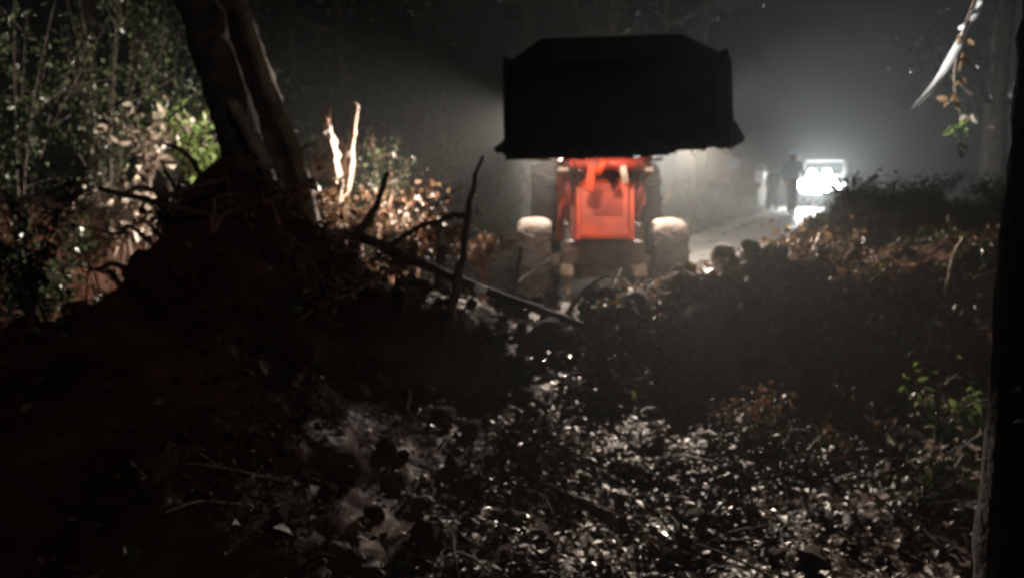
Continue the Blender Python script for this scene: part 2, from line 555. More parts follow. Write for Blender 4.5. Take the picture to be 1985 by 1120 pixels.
def wheel(x, y, rad, wid, lugs):
    """axis along x; tyre with chevron lugs, rim, hub"""
    sgn = 1 if x > 0 else -1
    prof = [(0.56, -0.40), (0.80, -0.50), (0.93, -0.47), (0.985, -0.36), (1.0, -0.12), (1.0, 0.12), (0.985, 0.36), (0.93, 0.47), (0.80, 0.50), (0.56, 0.40)]
    bm = bmesh.new()
    nseg = 40
    rings = []
    for i in range(nseg):
        a = 2 * math.pi * i / nseg
        rings.append([bm.verts.new((w_ * wid, math.cos(a) * r_ * rad * 0.965, math.sin(a) * r_ * rad * 0.965)) for r_, w_ in prof])
    for i in range(nseg):
        A, B = rings[i], rings[(i + 1) % nseg]
        for k in range(len(prof) - 1):
            bm.faces.new((A[k], A[k + 1], B[k + 1], B[k]))
    ty = fin('tyre', bm, M['tyre'], None, True)
    root = ty
    root.name = 'wheel'
    root.parent = T
    root.location = (x, y, rad)
    bm = bmesh.new()
    for i in range(lugs):
        for s in (-1, 1):
            a = 2 * math.pi * (i + (0.5 if s > 0 else 0)) / lugs
            rot = rx(a) @ rzm(s * R(28))
            box_into(bm, rx(a) @ Vector((s * wid * 0.24, 0, rad * 0.972)), (wid * 0.52, rad * 0.085, rad * 0.075), rot, 0)
    fin('tread_lugs', bm, M['tyre'], root)
    bm = bmesh.new()
    for r_, x0, x1 in ((0.57, -0.32, 0.32), (0.50, 0.05, 0.28), (0.20, 0.1, 0.46)):
        tube_into(bm, [(sgn * x0 * wid, 0, 0), (sgn * x1 * wid, 0, 0)], [r_ * rad] * 2, 24)
    for i in range(8):
        a = 2 * math.pi * i / 8
        tube_into(bm, [(sgn * 0.26 * wid, math.cos(a) * rad * 0.3, math.sin(a) * rad * 0.3), (sgn * 0.33 * wid, math.cos(a) * rad * 0.3, math.sin(a) * rad * 0.3)], [0.018, 0.018], 6)
    fin('rim', bm, M['rim'], root)
    # mud packed on the upper tread
    v, f = [], []
    ms, mt = 16, 8
    for i in range(ms + 1):
        a = R(52) + R(76) * i / ms
        for j in range(mt + 1):
            u = -0.50 + 1.0 * j / mt
            e = (1 - (2 * i / ms - 1) ** 4) * (1 - (2 * j / mt - 1) ** 4)
            rr = rad * (0.955 + 0.012 * rnd.random() + 0.105 * (1 - (2 * i / ms - 1) ** 2) ** 0.6 * (1 - (2 * j / mt - 1) ** 2) ** 0.5 * (0.85 + 0.3 * rnd.random()))
            v.append((u * wid, math.cos(a) * rr, math.sin(a) * rr))
    for i in range(ms):
        for j in range(mt):
            k = i * (mt + 1) + j
            f.append((k, k + 1, k + mt + 2, k + mt + 1))
    link('caked_mud', nme('caked_mud', v, f, smooth=True), M['mudtyre'], root)
    return root

for x in (-0.80, 0.82):
    wheel(x, 0.0, 0.52, 0.40, 17)
for x in (-0.68, 0.72):
    wheel(x, 2.25, 0.86, 0.42, 20)

box('chassis', (0, 1.0, 0.72), (0.46, 3.0, 0.34), M['frame'], T, bevel=0.02)
ax = box('front_axle', (0, 0.0, 0.50), (1.25, 0.18, 0.17), M['frame'], T, bevel=0.03)
for s in (-1, 1):
    tube('hub', [(s * 0.45, -0.02, 0.52), (s * 0.60, -0.02, 0.52)], [0.14, 0.11], M['rim'], ax, 16)
    tube('steering_rod', [(s * 0.12, -0.16, 0.47), (s * 0.55, -0.14, 0.49)], 0.022, M['frame'], ax, 8)
bmp = box('front_bolster', (0, -0.62, 0.72), (0.92, 0.22, 0.26), M['frame'], T, bevel=0.025)
for s in (-1, 1):
    box('corner_block', (s * 0.42, -0.66, 0.52), (0.17, 0.22, 0.15), M['rim'], bmp, bevel=0.035, taper=(0.8, 0.7))
    box('lower_bracket', (s * 0.40, -0.62, 0.35), (0.05, 0.16, 0.22), M['rim'], bmp, bevel=0.01)
box('skid_plate', (0, -0.56, 0.50), (0.64, 0.05, 0.17), M['frame'], bmp, rot=rx(R(-14)), bevel=0.01)

# hood: a lofted shell with a slightly leaning nose
def loft(name, secs, material, parent, smooth=False):
    bm = bmesh.new()
    rings = [[bm.verts.new(p) for p in s] for s in secs]
    n = len(secs[0])
    for a, b in zip(rings, rings[1:]):
        for k in range(n):
            bm.faces.new((a[k], a[(k + 1) % n], b[(k + 1) % n], b[k]))
    bm.faces.new(rings[0])
    bm.faces.new(list(reversed(rings[-1])))
    return fin(name, bm, material, parent, smooth)

def hood_sec(y, lean, w0, w1, z0, z1):
    c = 0.07
    P = [(-w0, z0), (w0, z0), (w1, z1 - c), (w1 - c, z1), (-(w1 - c), z1), (-w1, z1 - c)]
    return [(x, y + lean * (z - z0), z) for x, z in P]
hood = loft('hood', [hood_sec(-0.80, 0.26, 0.335, 0.27, 0.88, 1.50), hood_sec(-0.74, 0.26, 0.35, 0.29, 0.87, 1.55),
                     hood_sec(0.2, 0.05, 0.36, 0.33, 0.86, 1.62), hood_sec(1.5, 0.0, 0.38, 0.36, 0.86, 1.68)], M['orange'], T)
bm = bmesh.new()
for i in range(7):
    z = 1.16 + i * 0.042
    box_into(bm, (0.035, -0.815 + 0.26 * (z - 0.88), z), (0.34, 0.014, 0.012), rx(R(-14)), 0.002)
fin('grille_slats', bm, M['red'], hood)
for s in (-1, 1):
    box('nose_guard_bar', (s * 0.30, -0.85, 1.16), (0.045, 0.05, 0.60), M['orange'], hood, rot=rx(R(-14.5)), bevel=0.008)
box('nose_step', (0.0, -0.87, 0.915), (0.58, 0.08, 0.055), M['orange'], hood, bevel=0.012)
tube('exhaust_pipe', [(0.2, 0.7, 1.6), (0.2, 0.7, 2.05), (0.2, 0.66, 2.2)], 0.035, M['black'], T)

# loader towers, arms, cylinders
box('front_guard', (0, -0.42, 1.44), (0.98, 0.06, 0.40), M['red'], T, bevel=0.02)
tw = []
for s in (-1, 1):
    t_ = box('loader_tower', (s * 0.47, 0.85, 1.25), (0.13, 0.34, 1.05), M['red'], T, bevel=0.02, taper=(0.9, 0.6))
    box('side_plate', (s * 0.44, 0.15, 0.92), (0.05, 1.3, 0.22), M['frame'], t_, bevel=0.01)
for s in (-1, 1):
    bm = bmesh.new()
    a, b, c_ = Vector((s * 0.47, 0.9, 1.72)), Vector((s * 0.47, -0.55, 1.66)), Vector((s * 0.42, -1.50, 2.02))
    for p, q, h in ((a, b, 0.17), (b, c_, 0.15)):
        d = q - p
        box_into(bm, (p + q) / 2, (0.085, d.length + 0.06, h), rx(math.atan2(d.z, -d.y) * -1), 0.012)
    arm = fin('loader_arm', bm, M['red'], T)
    tube('lift_cylinder', [(s * 0.47, 0.62, 0.98), (s * 0.47, 0.02, 1.32)], 0.05, M['red'], arm)
    tube('piston_rod', [(s * 0.47, 0.02, 1.32), (s * 0.47, -0.45, 1.60)], 0.026, M['chrome'], arm)
    tube('tilt_cylinder', [(s * 0.34, -0.55, 1.84), (s * 0.34, -1.1, 2.14)], 0.042, M['orange'], arm)
    tube('tilt_rod', [(s * 0.34, -1.1, 2.14), (s * 0.34, -1.44, 2.30)], 0.024, M['chrome'], arm)
    tube('pivot_pin', [(s * 0.30, -0.55, 1.66), (s * 0.56, -0.55, 1.66)], 0.045, M['wood'], arm, 12)
    bm = bmesh.new()
    branch_into(bm, [(s * 0.40, -0.3, 1.66), (s * 0.36, -0.78, 1.44), (s * 0.42, -1.0, 1.72)], 0.013, 0.013, 3, 6, 6)
    branch_into(bm, [(s * 0.36, -0.3, 1.66), (s * 0.30, -0.82, 1.50), (s * 0.36, -1.05, 1.76)], 0.011, 0.011, 4, 6, 6)
    fin('hydraulic_hose', bm, M['black'], arm, smooth=True)
    box('hose_clamp', (s * 0.47, -0.80, 1.68), (0.13, 0.05, 0.09), M['wood'], arm, bevel=0.008)
tube('cross_tube', [(-0.47, -0.78, 1.72), (0.47, -0.78, 1.72)], 0.065, M['red'], T, 14)
tube('valve_block', [(-0.10, -0.90, 1.60), (-0.02, -0.92, 1.76)], [0.05, 0.05], M['orange'], T, 8)
box('centre_bracket', (-0.17, -0.89, 1.56), (0.10, 0.07, 0.30), M['orange'], T, rot=ry(R(8)), bevel=0.012)
box('hose_bracket', (0.20, -0.89, 1.60), (0.07, 0.05, 0.20), M['wood'], T, rot=ry(R(-10)), bevel=0.01)

# bucket, dumped slightly forward, built in its own frame: x across, y towards the tractor, z up
BK = (0.03, -2.05, 1.865)
BW = 1.085
def bucket_profile(off=0.0):
    P = [(-0.18, 0.0), (0.10, 0.06), (0.34, 0.18), (0.52, 0.38), (0.60, 0.62), (0.56, 0.86), (0.44, 1.02)]
    return [(y, z) for y, z in P]
bp = bucket_profile()
def shell(x0, x1):
    bm = bmesh.new()
    nrm = []
    for i in range(len(bp)):
        a, b = Vector(bp[max(i - 1, 0)]), Vector(bp[min(i + 1, len(bp) - 1)])
        d = (b - a).normalized()
        nrm.append(Vector((d.y, -d.x)))
    V = []
    for x in (x0, x1):
        V.append([(bm.verts.new((x, p[0], p[1])), bm.verts.new((x, p[0] + n_.x * 0.035, p[1] + n_.y * 0.035))) for p, n_ in zip(bp, nrm)])
    for i in range(len(bp) - 1):
        for k in (0, 1):
            bm.faces.new((V[0][i][k], V[0][i + 1][k], V[1][i + 1][k], V[1][i][k]))
        for s in (0, 1):
            bm.faces.new((V[s][i][0], V[s][i + 1][0], V[s][i + 1][1], V[s][i][1]))
    for i in (0, len(bp) - 1):
        bm.faces.new((V[0][i][0], V[0][i][1], V[1][i][1], V[1][i][0]))
    return bm
bk = fin('bucket', shell(-BW, BW), M['steel'], T)
bk.location = BK
bk.rotation_euler = (0, R(-1.6), 0)
bk.scale = (1, 1, 0.90)
for s in (-1, 1):
    bm = bmesh.new()
    pts = [(p[0], p[1]) for p in bp] + [(0.10, 1.02), (-0.10, 0.86), (-0.20, 0.30)]
    A = [bm.verts.new((s * (BW + 0.002), y, z)) for y, z in pts]
    B = [bm.verts.new((s * (BW - 0.032), y, z)) for y, z in pts]
    bm.faces.new(A); bm.faces.new(list(reversed(B)))
    for i in range(len(pts)):
        j = (i + 1) % len(pts)
        bm.faces.new((A[i], A[j], B[j], B[i]))
    fin('side_plate', bm, M['steel'], bk)
    # corner bit that sticks out beyond the side plate
    bm = bmesh.new()
    top = 0.20 if s > 0 else 0.085
    pr = [(0, -0.03), (0.085, -0.02 + (0.04 if s > 0 else 0)), (0.10, 0.03 + (0.03 if s > 0 else 0)), (0.03, top), (0.0, top + 0.04)]
    A = [bm.verts.new((s * (BW + u), -0.25, z)) for u, z in pr]
    B = [bm.verts.new((s * (BW + u), -0.16, z)) for u, z in pr]
    bm.faces.new(A); bm.faces.new(list(reversed(B)))
    for i in range(len(pr)):
        j = (i + 1) % len(pr)
        bm.faces.new((A[i], A[j], B[j], B[i]))
    fin('corner_bit', bm, M['steel'], bk)
# spill guard with its chamfered corners
bm = bmesh.new()
sg = [(-BW, 0.98), (BW, 0.98), (BW + 0.005, 1.02), (BW * 0.62, 1.235), (-BW * 0.66, 1.235), (-BW - 0.005, 0.97)]
A = [bm.verts.new((x, 0.42 - 0.25 * (z - 0.98), z)) for x, z in sg]
B = [bm.verts.new((x, 0.455 - 0.25 * (z - 0.98), z)) for x, z in sg]
bm.faces.new(A); bm.faces.new(list(reversed(B)))
for i in range(len(sg)):
    j = (i + 1) % len(sg)
    bm.faces.new((A[i], A[j], B[j], B[i]))
fin('spill_guard', bm, M['steel'], bk)
box('cutting_edge', (-0.16, -0.27, -0.035), (BW * 1.72, 0.20, 0.035), M['steel'], bk, bevel=0.006)
box('cutting_edge', (-0.30, -0.29, -0.07), (BW * 1.42, 0.16, 0.06), M['steel'], bk, bevel=0.012)
for i in range(7):
    box('tooth', (-0.93 + i * 0.235, -0.37, -0.055 + rnd.uniform(-.01, .01)), (0.06, 0.13, 0.045), M['steel'], bk, bevel=0.01, taper=(0.8, 0.6))
for s in (-0.42, 0.42):
    box('mounting_lug', (s - 0.03, 0.62, 0.36), (0.05, 0.18, 0.30), M['steel'], bk, bevel=0.01)
# earth and roots stuck along the lip
bm = bmesh.new()
for i in range(46):
    x = rnd.uniform(-BW, BW * 0.98)
    s = rnd.uniform(0.02, 0.05)
    box_into(bm, (x, -0.24 + rnd.uniform(-.06, .06), -0.03 - (0.045 if x < 0.45 else 0.0) + rnd.uniform(-.02, .02)), (s * 2, s * 1.5, s), rzm(rnd.uniform(0, 3)) @ rx(rnd.uniform(-.6, .6)), s * 0.3)
for i in range(16):
    x = rnd.uniform(-BW, BW)
    branch_into(bm, [(x, -0.25, -0.04), (x + rnd.uniform(-.06, .06), -0.26, -0.09), (x + rnd.uniform(-.1, .1), -0.26, -0.10 - rnd.uniform(0, .06))], 0.006, 0.002, i, 3, 4)
fin('stuck_earth', bm, M['clod'], bk)['kind'] = 'stuff'

# cab
cab = box('cab', (0, 2.35, 1.35), (1.0, 1.5, 0.85), M['red'], T, bevel=0.04)
for s in (-1, 1):
    for y in (1.62, 3.02):
        tube('cab_post', [(s * 0.50, y, 1.7), (s * 0.48, y + (0.05 if y < 2 else -.05), 2.66)], 0.035, M['black'], cab, 8)
    box('side_window', (s * 0.495, 2.32, 2.15), (0.012, 1.26, 0.80), M['glass'], cab, bevel=0)
    fd = box('fender', (s * 0.72, 2.2, 1.80), (0.46, 1.0, 0.05), M['frame'], T, bevel=0.02)
box('windscreen', (0, 1.66, 2.20), (0.90, 0.012, 0.84), M['glass'], cab, bevel=0)
box('cab_roof', (0, 2.30, 2.71), (1.20, 1.66, 0.11), M['red'], cab, bevel=0.04)
tube('light_bar', [(-0.98, -0.97, 2.05), (0.98, -0.97, 2.05)], 0.02, M['black'], T, 8)
for s in (-1, 1):
    lp = box('work_light', (s * 0.42, 1.40, 2.60), (0.17, 0.09, 0.12), M['black'], T, bevel=0.02)
    box('lens', (s * 0.42, 1.35, 2.60), (0.13, 0.01, 0.09), M['lamp'], lp, bevel=0)
    l2 = box('boom_light', (s * 0.84, -1.02, 2.02), (0.14, 0.09, 0.11), M['black'], T, bevel=0.02)
    box('lens', (s * 0.84, -1.07, 2.02), (0.11, 0.01, 0.08), M['lamp'], l2, bevel=0)
    # beams of the lamps, and an added fill for the nose
    spot('work_light_beam', (s * 0.42, 1.30, 2.60), (s * 0.86, 0.0, 0.95), P_ROOF, 50, 1.0, (1.0, 0.88, 0.78), 0.05, T)
    spot('boom_light_beam', (s * 0.84, -1.12, 2.02), (s * 0.3 + 1.5, -5.5, 0.8), P_WORK * (0.35 if s < 0 else 1.15), 86, 1.0, WARM, 0.04, T)
    spot('nose_fill_beam', (s * 0.36, -1.46, 1.93), (s * 0.25, -0.75, 0.95), 48, 145, 1.0, WARM, 0.03, T)  # no fixture here, added to brighten the nose
for s, tgt, k in ((-1, (-4.0, -1.5, 0.9), 1.0), (1, (4.6, -1.9, 3.2), 1.0)):  # added floods: left for the undergrowth, right aimed at the strap leaves
    lp = box('added_side_light', (s * 0.58, -0.98, 2.24), (0.09, 0.14, 0.11), M['black'], T, bevel=0.02)
    spot('added_side_beam', (s * 0.66, -0.98, 2.24), tgt, P_FLOOD * k, 108 if s < 0 else 50, 1.0, (1.0, 0.89, 0.78) if s < 0 else (1, 1, 1), 0.04, T)

for s in (-1, 1):
    lp = box('rear_work_light', (s * 0.42, 3.18, 2.60), (0.17, 0.09, 0.12), M['black'], T, bevel=0.02)
    box('lens', (s * 0.42, 3.23, 2.60), (0.13, 0.01, 0.09), M['lamp'], lp, bevel=0)
    spot('rear_light_beam', (s * 0.42, 3.26, 2.60), (s * 0.5 + 2.6, 9.5, 0.0), P_REAR, 110, 1.0, (0.96, 0.98, 1.0), 0.05, T)
tube('grease_pin', [(-0.63, -1.25, 1.80), (-0.56, -1.25, 1.72)], 0.022, M['chrome'], T)

# ------------------------------------------------------------------ truck far up the road, headlights on
tp = at(1597, 400, 34)
TR = empty('truck', 'pickup truck with white headlights and added glare discs far up the dirt road', 'truck', (tp.x, 34, hz(tp.x, 34)), R(-24))
body = loft('body', [[(-0.85, y, 0.45), (0.85, y, 0.45), (0.85, y, z1 - .1), (0.78, y, z1), (-0.78, y, z1), (-0.85, y, z1 - .1)] for y, z1 in ((-2.2, 0.95), (-2.1, 1.02), (-1.0, 1.10), (2.4, 1.08))], M['white'], TR)
loft('cab', [[(-0.78, y0, 1.08), (0.78, y0, 1.08), (0.68, y1, 1.72), (-0.68, y1, 1.72)] for y0, y1 in ((-1.0, -0.45), (0.7, 0.6))], M['white'], TR)
box('windscreen', (0, -0.765, 1.40), (1.32, 0.02, 0.55), M['glass'], TR, rot=rx(R(-40)), bevel=0)
box('grille', (0, -2.22, 0.78), (0.9, 0.03, 0.2), M['black'], TR, bevel=0.005)
box('bumper', (0, -2.27, 0.50), (1.66, 0.14, 0.18), M['black'], TR, bevel=0.03)
for s in (-1, 1):
    for y in (-1.35, 1.45):
        w_ = tube('wheel', [(s * 0.66, y, 0.36), (s * 0.86, y, 0.36)], 0.36, M['tyre'], TR, 24)
        tube('rim', [(s * 0.84, y, 0.36), (s * 0.875, y, 0.36)], 0.2, M['rim'], w_, 16)
    tube('headlight', [(s * 0.66, -2.20, 0.82), (s * 0.66, -2.25, 0.82)], 0.135, M['head'], TR, 20)
    spot('headlight_beam', (s * 0.66, -2.30, 0.82), (s * 0.66 - 0.3, -16, -1.3), P_HEAD, 34, 1.0, (0.92, 0.98, 1.0), 0.09, TR)

tube('glare_bar', [(-0.80, -2.46, 0.55), (-0.78, -2.46, 1.08), (0.78, -2.46, 1.08), (0.80, -2.46, 0.55)], 0.035, M['black'], TR, 8)  # bar added to carry the glare discs
for x in (-0.42, -0.14, 0.14, 0.42):  # glowing discs added to widen the glare of the headlights
    tube('glare_disc', [(x, -2.46, 0.98), (x, -2.52, 0.98)], 0.12, M['head'], TR, 16)
for x in (-0.28, 0.0, 0.28):
    tube('glare_disc', [(x, -2.46, 0.70), (x, -2.52, 0.70)], 0.11, M['head'], TR, 16)
for x in (-0.25, 0.25):
    tube('glare_disc', [(x, -2.40, 1.24), (x, -2.46, 1.24)], 0.12, M['head'], TR, 16)
# ------------------------------------------------------------------ people up the road
def person(label, loc, rz, joints, top, bottom, cap, scale=1.0, group=None):
    root = empty('person', label, 'person', loc, rz, group)
    names = list(joints)
    bm = bmesh.new()
    J = joints
    # torso as lofted rings, limbs as tapered tubes, merged by remesh into one surface
    def T_(a, b, ra, rb, n=3):
        p, q = Vector(J[a]), Vector(J[b])
        c = [p.lerp(q, i / n) for i in range(n + 1)]
        tube_into(bm, c, [ra + (rb - ra) * i / n for i in range(n + 1)], 10)
    def ell(c, r, seg=12):
        m = Matrix.Translation(Vector(c)) @ Matrix.Diagonal((*r, 1))
        bmesh.ops.create_uvsphere(bm, u_segments=seg, v_segments=8, radius=1, matrix=m)
    ell(J['pelvis'], (0.19, 0.14, 0.16)); ell(J['belly'], (0.19, 0.14, 0.20)); ell(J['chest'], (0.215, 0.145, 0.20))
    T_('neck', 'headc', 0.055, 0.05)
    hc = Vector(J['headc'])
    ell(hc, (0.078, 0.098, 0.118)); ell(hc + Vector((0, -0.092, -0.01)), (0.014, 0.022, 0.026)); ell(hc + Vector((0, -0.055, -0.075)), (0.045, 0.045, 0.045))
    for s in (-1, 1):
        ell(hc + Vector((s * 0.08, 0.005, 0)), (0.012, 0.02, 0.032))
    for s in ('l', 'r'):
        T_('sho_' + s, 'elb_' + s, 0.066, 0.054); T_('elb_' + s, 'wri_' + s, 0.053, 0.036)
        ell(J['sho_' + s], (0.06, 0.058, 0.06)); ell(J['elb_' + s], (0.043, 0.043, 0.043))
        T_('hip_' + s, 'kne_' + s, 0.105, 0.082); T_('kne_' + s, 'ank_' + s, 0.080, 0.066)
        ell(J['kne_' + s], (0.083, 0.083, 0.083))
        k = Vector(J['ank_' + s])
        ell(k + Vector((0, -0.06, -0.035)), (0.045, 0.125, 0.042))
        wv = Vector(J['wri_' + s]); d = (wv - Vector(J['elb_' + s])).normalized()
        ell(wv + d * 0.05, (0.032, 0.024, 0.05))
        side = Vector((0, 1, 0))
        for fi, (o_, ln) in enumerate(((-0.024, 0.065), (-0.008, 0.078), (0.008, 0.074), (0.024, 0.058))):
            b0 = wv + d * 0.08 + side * o_
            tube_into(bm, [b0, b0 + d * ln * 0.5, b0 + d * ln + Vector((0, -0.01, 0))], [0.010, 0.009, 0.006], 6)
        tube_into(bm, [wv + d * 0.03, wv + d * 0.06 + side * -0.04, wv + d * 0.09 + side * -0.05], [0.012, 0.011, 0.007], 6)
    me = bpy.data.meshes.new('body')
    bm.to_mesh(me); bm.free()
    tmp = bpy.data.objects.new('tmp_body', me)
    C.objects.link(tmp)
    md = tmp.modifiers.new('r', 'REMESH'); md.mode = 'VOXEL'; md.voxel_size = 0.014
    ms = tmp.modifiers.new('s', 'SMOOTH'); ms.factor = 0.5; ms.iterations = 3
    dg = bpy.context.evaluated_depsgraph_get()
    nm = bpy.data.meshes.new_from_object(tmp.evaluated_get(dg))
    bpy.data.objects.remove(tmp)
    nm.name = 'body'
    nm.materials.clear()
    for k in ('skin', top, bottom, 'black'):
        nm.materials.append(M[k])
    cz = Vector(J['neck']).z; wz = Vector(J['pelvis']).z + 0.04
    for p in nm.polygons:
        c = p.center
        near = min(((c - Vector(J['wri_' + s])).length for s in 'lr'))
        if c.z > cz + 0.01: i = 0
        elif near < 0.16 and min((c - Vector(J['elb_' + s])).length for s in 'lr') > 0.2: i = 0
        elif c.z < 0.09: i = 3
        elif c.z < wz and min((c - Vector(J['elb_' + s])).length for s in 'lr') > 0.13: i = 2
        else: i = 1
        p.material_index = i
        p.use_smooth = True
    b_ = bpy.data.objects.new('body', nm)
    C.objects.link(b_); b_.parent = root
    for s in (-1, 1):
        bm = bmesh.new()
        bmesh.ops.create_uvsphere(bm, u_segments=8, v_segments=6, radius=0.012, matrix=Matrix.Translation(hc + Vector((s * 0.032, -0.085, 0.012))))
        fin('eye', bm, M['black'], root)
    bm = bmesh.new()
    if cap == 'helmet':
        bmesh.ops.create_uvsphere(bm, u_segments=20, v_segments=12, radius=1, matrix=Matrix.Translation(hc + Vector((0, 0.0, 0.035))) @ Matrix.Diagonal((0.115, 0.135, 0.115, 1)))
        for v in list(bm.verts):
            if v.co.z < hc.z + 0.02: bm.verts.remove(v)
        box_into(bm, hc + Vector((0, -0.14, 0.035)), (0.15, 0.09, 0.012), rx(R(10)), 0.003)
        fin('helmet', bm, M['helmet'], root, True)
    else:
        bmesh.ops.create_uvsphere(bm, u_segments=20, v_segments=12, radius=1, matrix=Matrix.Translation(hc + Vector((0, 0.018, 0.03))) @ Matrix.Diagonal((0.09, 0.105, 0.108, 1)))
        for v in list(bm.verts):
            if v.co.z < hc.z - 0.03 or (v.co.y < hc.y - 0.045 and v.co.z < hc.z + 0.06): bm.verts.remove(v)
        fin('hair', bm, M['hair'], root, True)
    root.scale = (scale,) * 3
    return root

def stand(stride=0.0, armout=0.1, lean=0.0, bend=0.0):
    J = {'pelvis': (0, 0, 0.93), 'belly': (0, -lean * .3, 1.10), 'chest': (0, -lean * .7, 1.30), 'neck': (0, -lean, 1.46), 'headc': (0, -lean * 1.15 - 0.01, 1.60)}
    for s, k in ((-1, 'l'), (1, 'r')):
        J['sho_' + k] = (s * 0.19, -lean * .85, 1.40)
        J['elb_' + k] = (s * (0.215 + armout * .6), -lean * .6 - s * stride * .25, 1.14)
        J['wri_' + k] = (s * (0.21 + armout * 0.4), -lean * .5 - 0.14 - bend - s * stride * .3, 0.92 + bend)
        J['hip_' + k] = (s * 0.09, 0, 0.90)
        J['kne_' + k] = (s * 0.11, s * stride * .6 - 0.05, 0.49)
        J['ank_' + k] = (s * 0.12, s * stride, 0.08)
    return J

def place(px, Y):
    x = at(px, 400, Y).x
    return (x, Y, hz(x, Y) + 0.01)
person('person in pale blue helmet, blue-grey shirt and dark trousers, dark against the truck headlights', place(1534, 27), R(8), stand(0.12, 0.12), 'bluecloth', 'darkcloth', 'helmet', 1.1)
person('shorter person in dark clothes standing left of the one in the pale blue helmet', place(1497, 29), R(-30), stand(0.18, 0.02, 0.08), 'darkcloth', 'darkcloth', 'hair', 0.84)
person('person all in white facing the tractor on the lit road', place(1473, 31), R(20), stand(0.05, 0.04), 'whitecloth', 'whitecloth', 'hair', 0.90)
person('person in blue-grey shirt and dark trousers farther left behind the one all in white', place(1420, 38), R(25), stand(0.1, 0.05), 'bluecloth', 'darkcloth', 'hair', 0.95)

def gl(px, Y, dz=0.0):
    x = at(px, 400, Y).x
    return (x, Y, hz(x, Y) + dz)
def al(px, py, Y):
    return tuple(at(px, py, Y))

# ------------------------------------------------------------------ leaning trees on the left
def big_branchy(name, label, cat, trunk_px, Y0, Y1, r0, r1, material='dbark', group=None, seed=1, sides=16, extra=()):
    """trunk through picture points, foot first"""
    pts = []
    n = len(trunk_px)
    q = at(*trunk_px[0], Y0)
    q.x += 0.12
    q.z = min(q.z, hz(q.x, q.y)) - 0.15
    for i, (px, py) in enumerate(trunk_px):
        pts.append(at(px, py, Y0 + (Y1 - Y0) * i / (n - 1)))
    pts.insert(0, q)
    base = pts[0].copy()
    root = empty(name, label, cat, base, 0, group)
    bm = bmesh.new()
    branch_into(bm, [p - base for p in pts], r0, r1, seed, 9, sides, 0.07, 0.012)
    fin('trunk', bm, M[material], root, True)
    for i, (epx, r_a, r_b, nm) in enumerate(extra):
        bm = bmesh.new()
        branch_into(bm, [at(a, b, y) - base for a, b, y in epx], r_a, r_b, seed + 5 + i, 6, 8, 0.1, 0.01)
        fin(nm, bm, M[material], root, True)
    return root

big_branchy('leaning_tree', 'thick dark trunk leaning left with its foot in the torn earth', 'tree',
            [(505, 400), (455, 240), (400, 60), (352, -120), (300, -400)], 7.0, 7.3, 0.185, 0.14, seed=3,
            extra=[([(500, 380, 7.0), (560, 440, 6.9), (600, 520, 6.6)], 0.12, 0.04, 'root'), ([(490, 380, 7.0), (420, 420, 6.6), (330, 440, 6.3)], 0.13, 0.04, 'root'),
                   ([(510, 390, 7.0), (500, 460, 6.6), (470, 560, 6.2)], 0.12, 0.05, 'root')])
big_branchy('leaning_tree', 'slimmer leaning trunk just right of the thick one', 'tree',
            [(580, 420), (545, 300), (495, 140), (450, 0), (380, -240)], 7.5, 7.9, 0.185, 0.10, seed=8,
            extra=[([(585, 430, 7.4), (640, 480, 7.3), (690, 540, 7.1)], 0.09, 0.03, 'root')])
# pale strip standing in for the lit right edge of the second trunk
def stick(name, label, cat, pxs, r0, r1, material, seed=0, group=None, forks=(), bend=0.006, sides=8, wob=0.12, jag=0.0, grounded=False):
    pts = [at(*p) for p in pxs]
    if grounded:
        q = pts[0] + (pts[0] - pts[1]) * 0.4
        pts.insert(0, Vector((q.x, q.y, min(hz(q.x, q.y), q.z) - 0.05)))
    base = pts[0].copy()
    bm = bmesh.new()
    branch_into(bm, [p - base for p in pts], r0, r1, seed, 5, sides, wob, bend, jag)
    if forks:
        root = empty(name, label, cat, base, 0, group)
        fin('stem', bm, M[material], root, True)
        for i, (fp, a, b) in enumerate(forks):
            bm = bmesh.new()
            branch_into(bm, [at(*p) - base for p in fp], a, b, seed + i + 1, 5, 7, wob, bend)
            fin('fork', bm, M[material], root, True)
        return root
    o = fin(name, bm, M[material], None, True)
    o.location = base
    return props(o, label, cat, group)

stick('lit_edge_strip', 'long pale strip drawn as the lit right edge of the slimmer leaning trunk', 'stem',
      [(600, 400, 7.1), (572, 290, 7.15), (520, 160, 7.2), (488, 60, 7.25), (455, -40, 7.3)], 0.055, 0.035, 'pbark', 5,
      forks=[([(577, 300, 7.12), (590, 285, 7.1), (612, 278, 7.1)], 0.018, 0.008)], grounded=True)
stick('peeled_limb', 'torn limb with peeled tan wood hanging between the two leaning trunks', 'limb',
      [(452, 205, 6.85), (480, 255, 6.8), (500, 290, 6.8), (518, 322, 6.8)], 0.045, 0.060, 'pbark', 15, wob=0.25, jag=0.05, bend=0.01)

# splintered stump with upright shards
sb = at(648, 410, 8.9)
ST = empty('splintered_stump', 'torn stump with two upright pale shards beside the leaning trunks', 'stump', sb)
def shard(pxs, rs, y, material='wood', flat=0.45, seed=0):
    bm = bmesh.new()
    pts = [at(a, b, y) - sb for a, b in pxs]
    rr = random.Random(seed)
    c = curve_pts(pts, 4)
    rad = np.interp(np.linspace(0, 1, len(c)), np.linspace(0, 1, len(rs)), rs) * 1.25
    tube_into(bm, c, rad, 7, 0.22, seed, 0.02)
    for v in bm.verts: v.co.y = (v.co.y) * flat if False else v.co.y
    return fin('shard', bm, M[material], ST)
shard([(632, 345), (632, 318), (636, 275), (634, 240), (640, 205)], [0.09, 0.14, 0.075, 0.035, 0.02], 8.9, seed=1)
shard([(648, 345), (640, 300), (634, 262)], [0.06, 0.07, 0.02], 8.85, seed=2)
shard([(634, 238), (628, 222), (640, 204)], [0.03, 0.026, 0.008], 8.88, 'redtwig', seed=3)
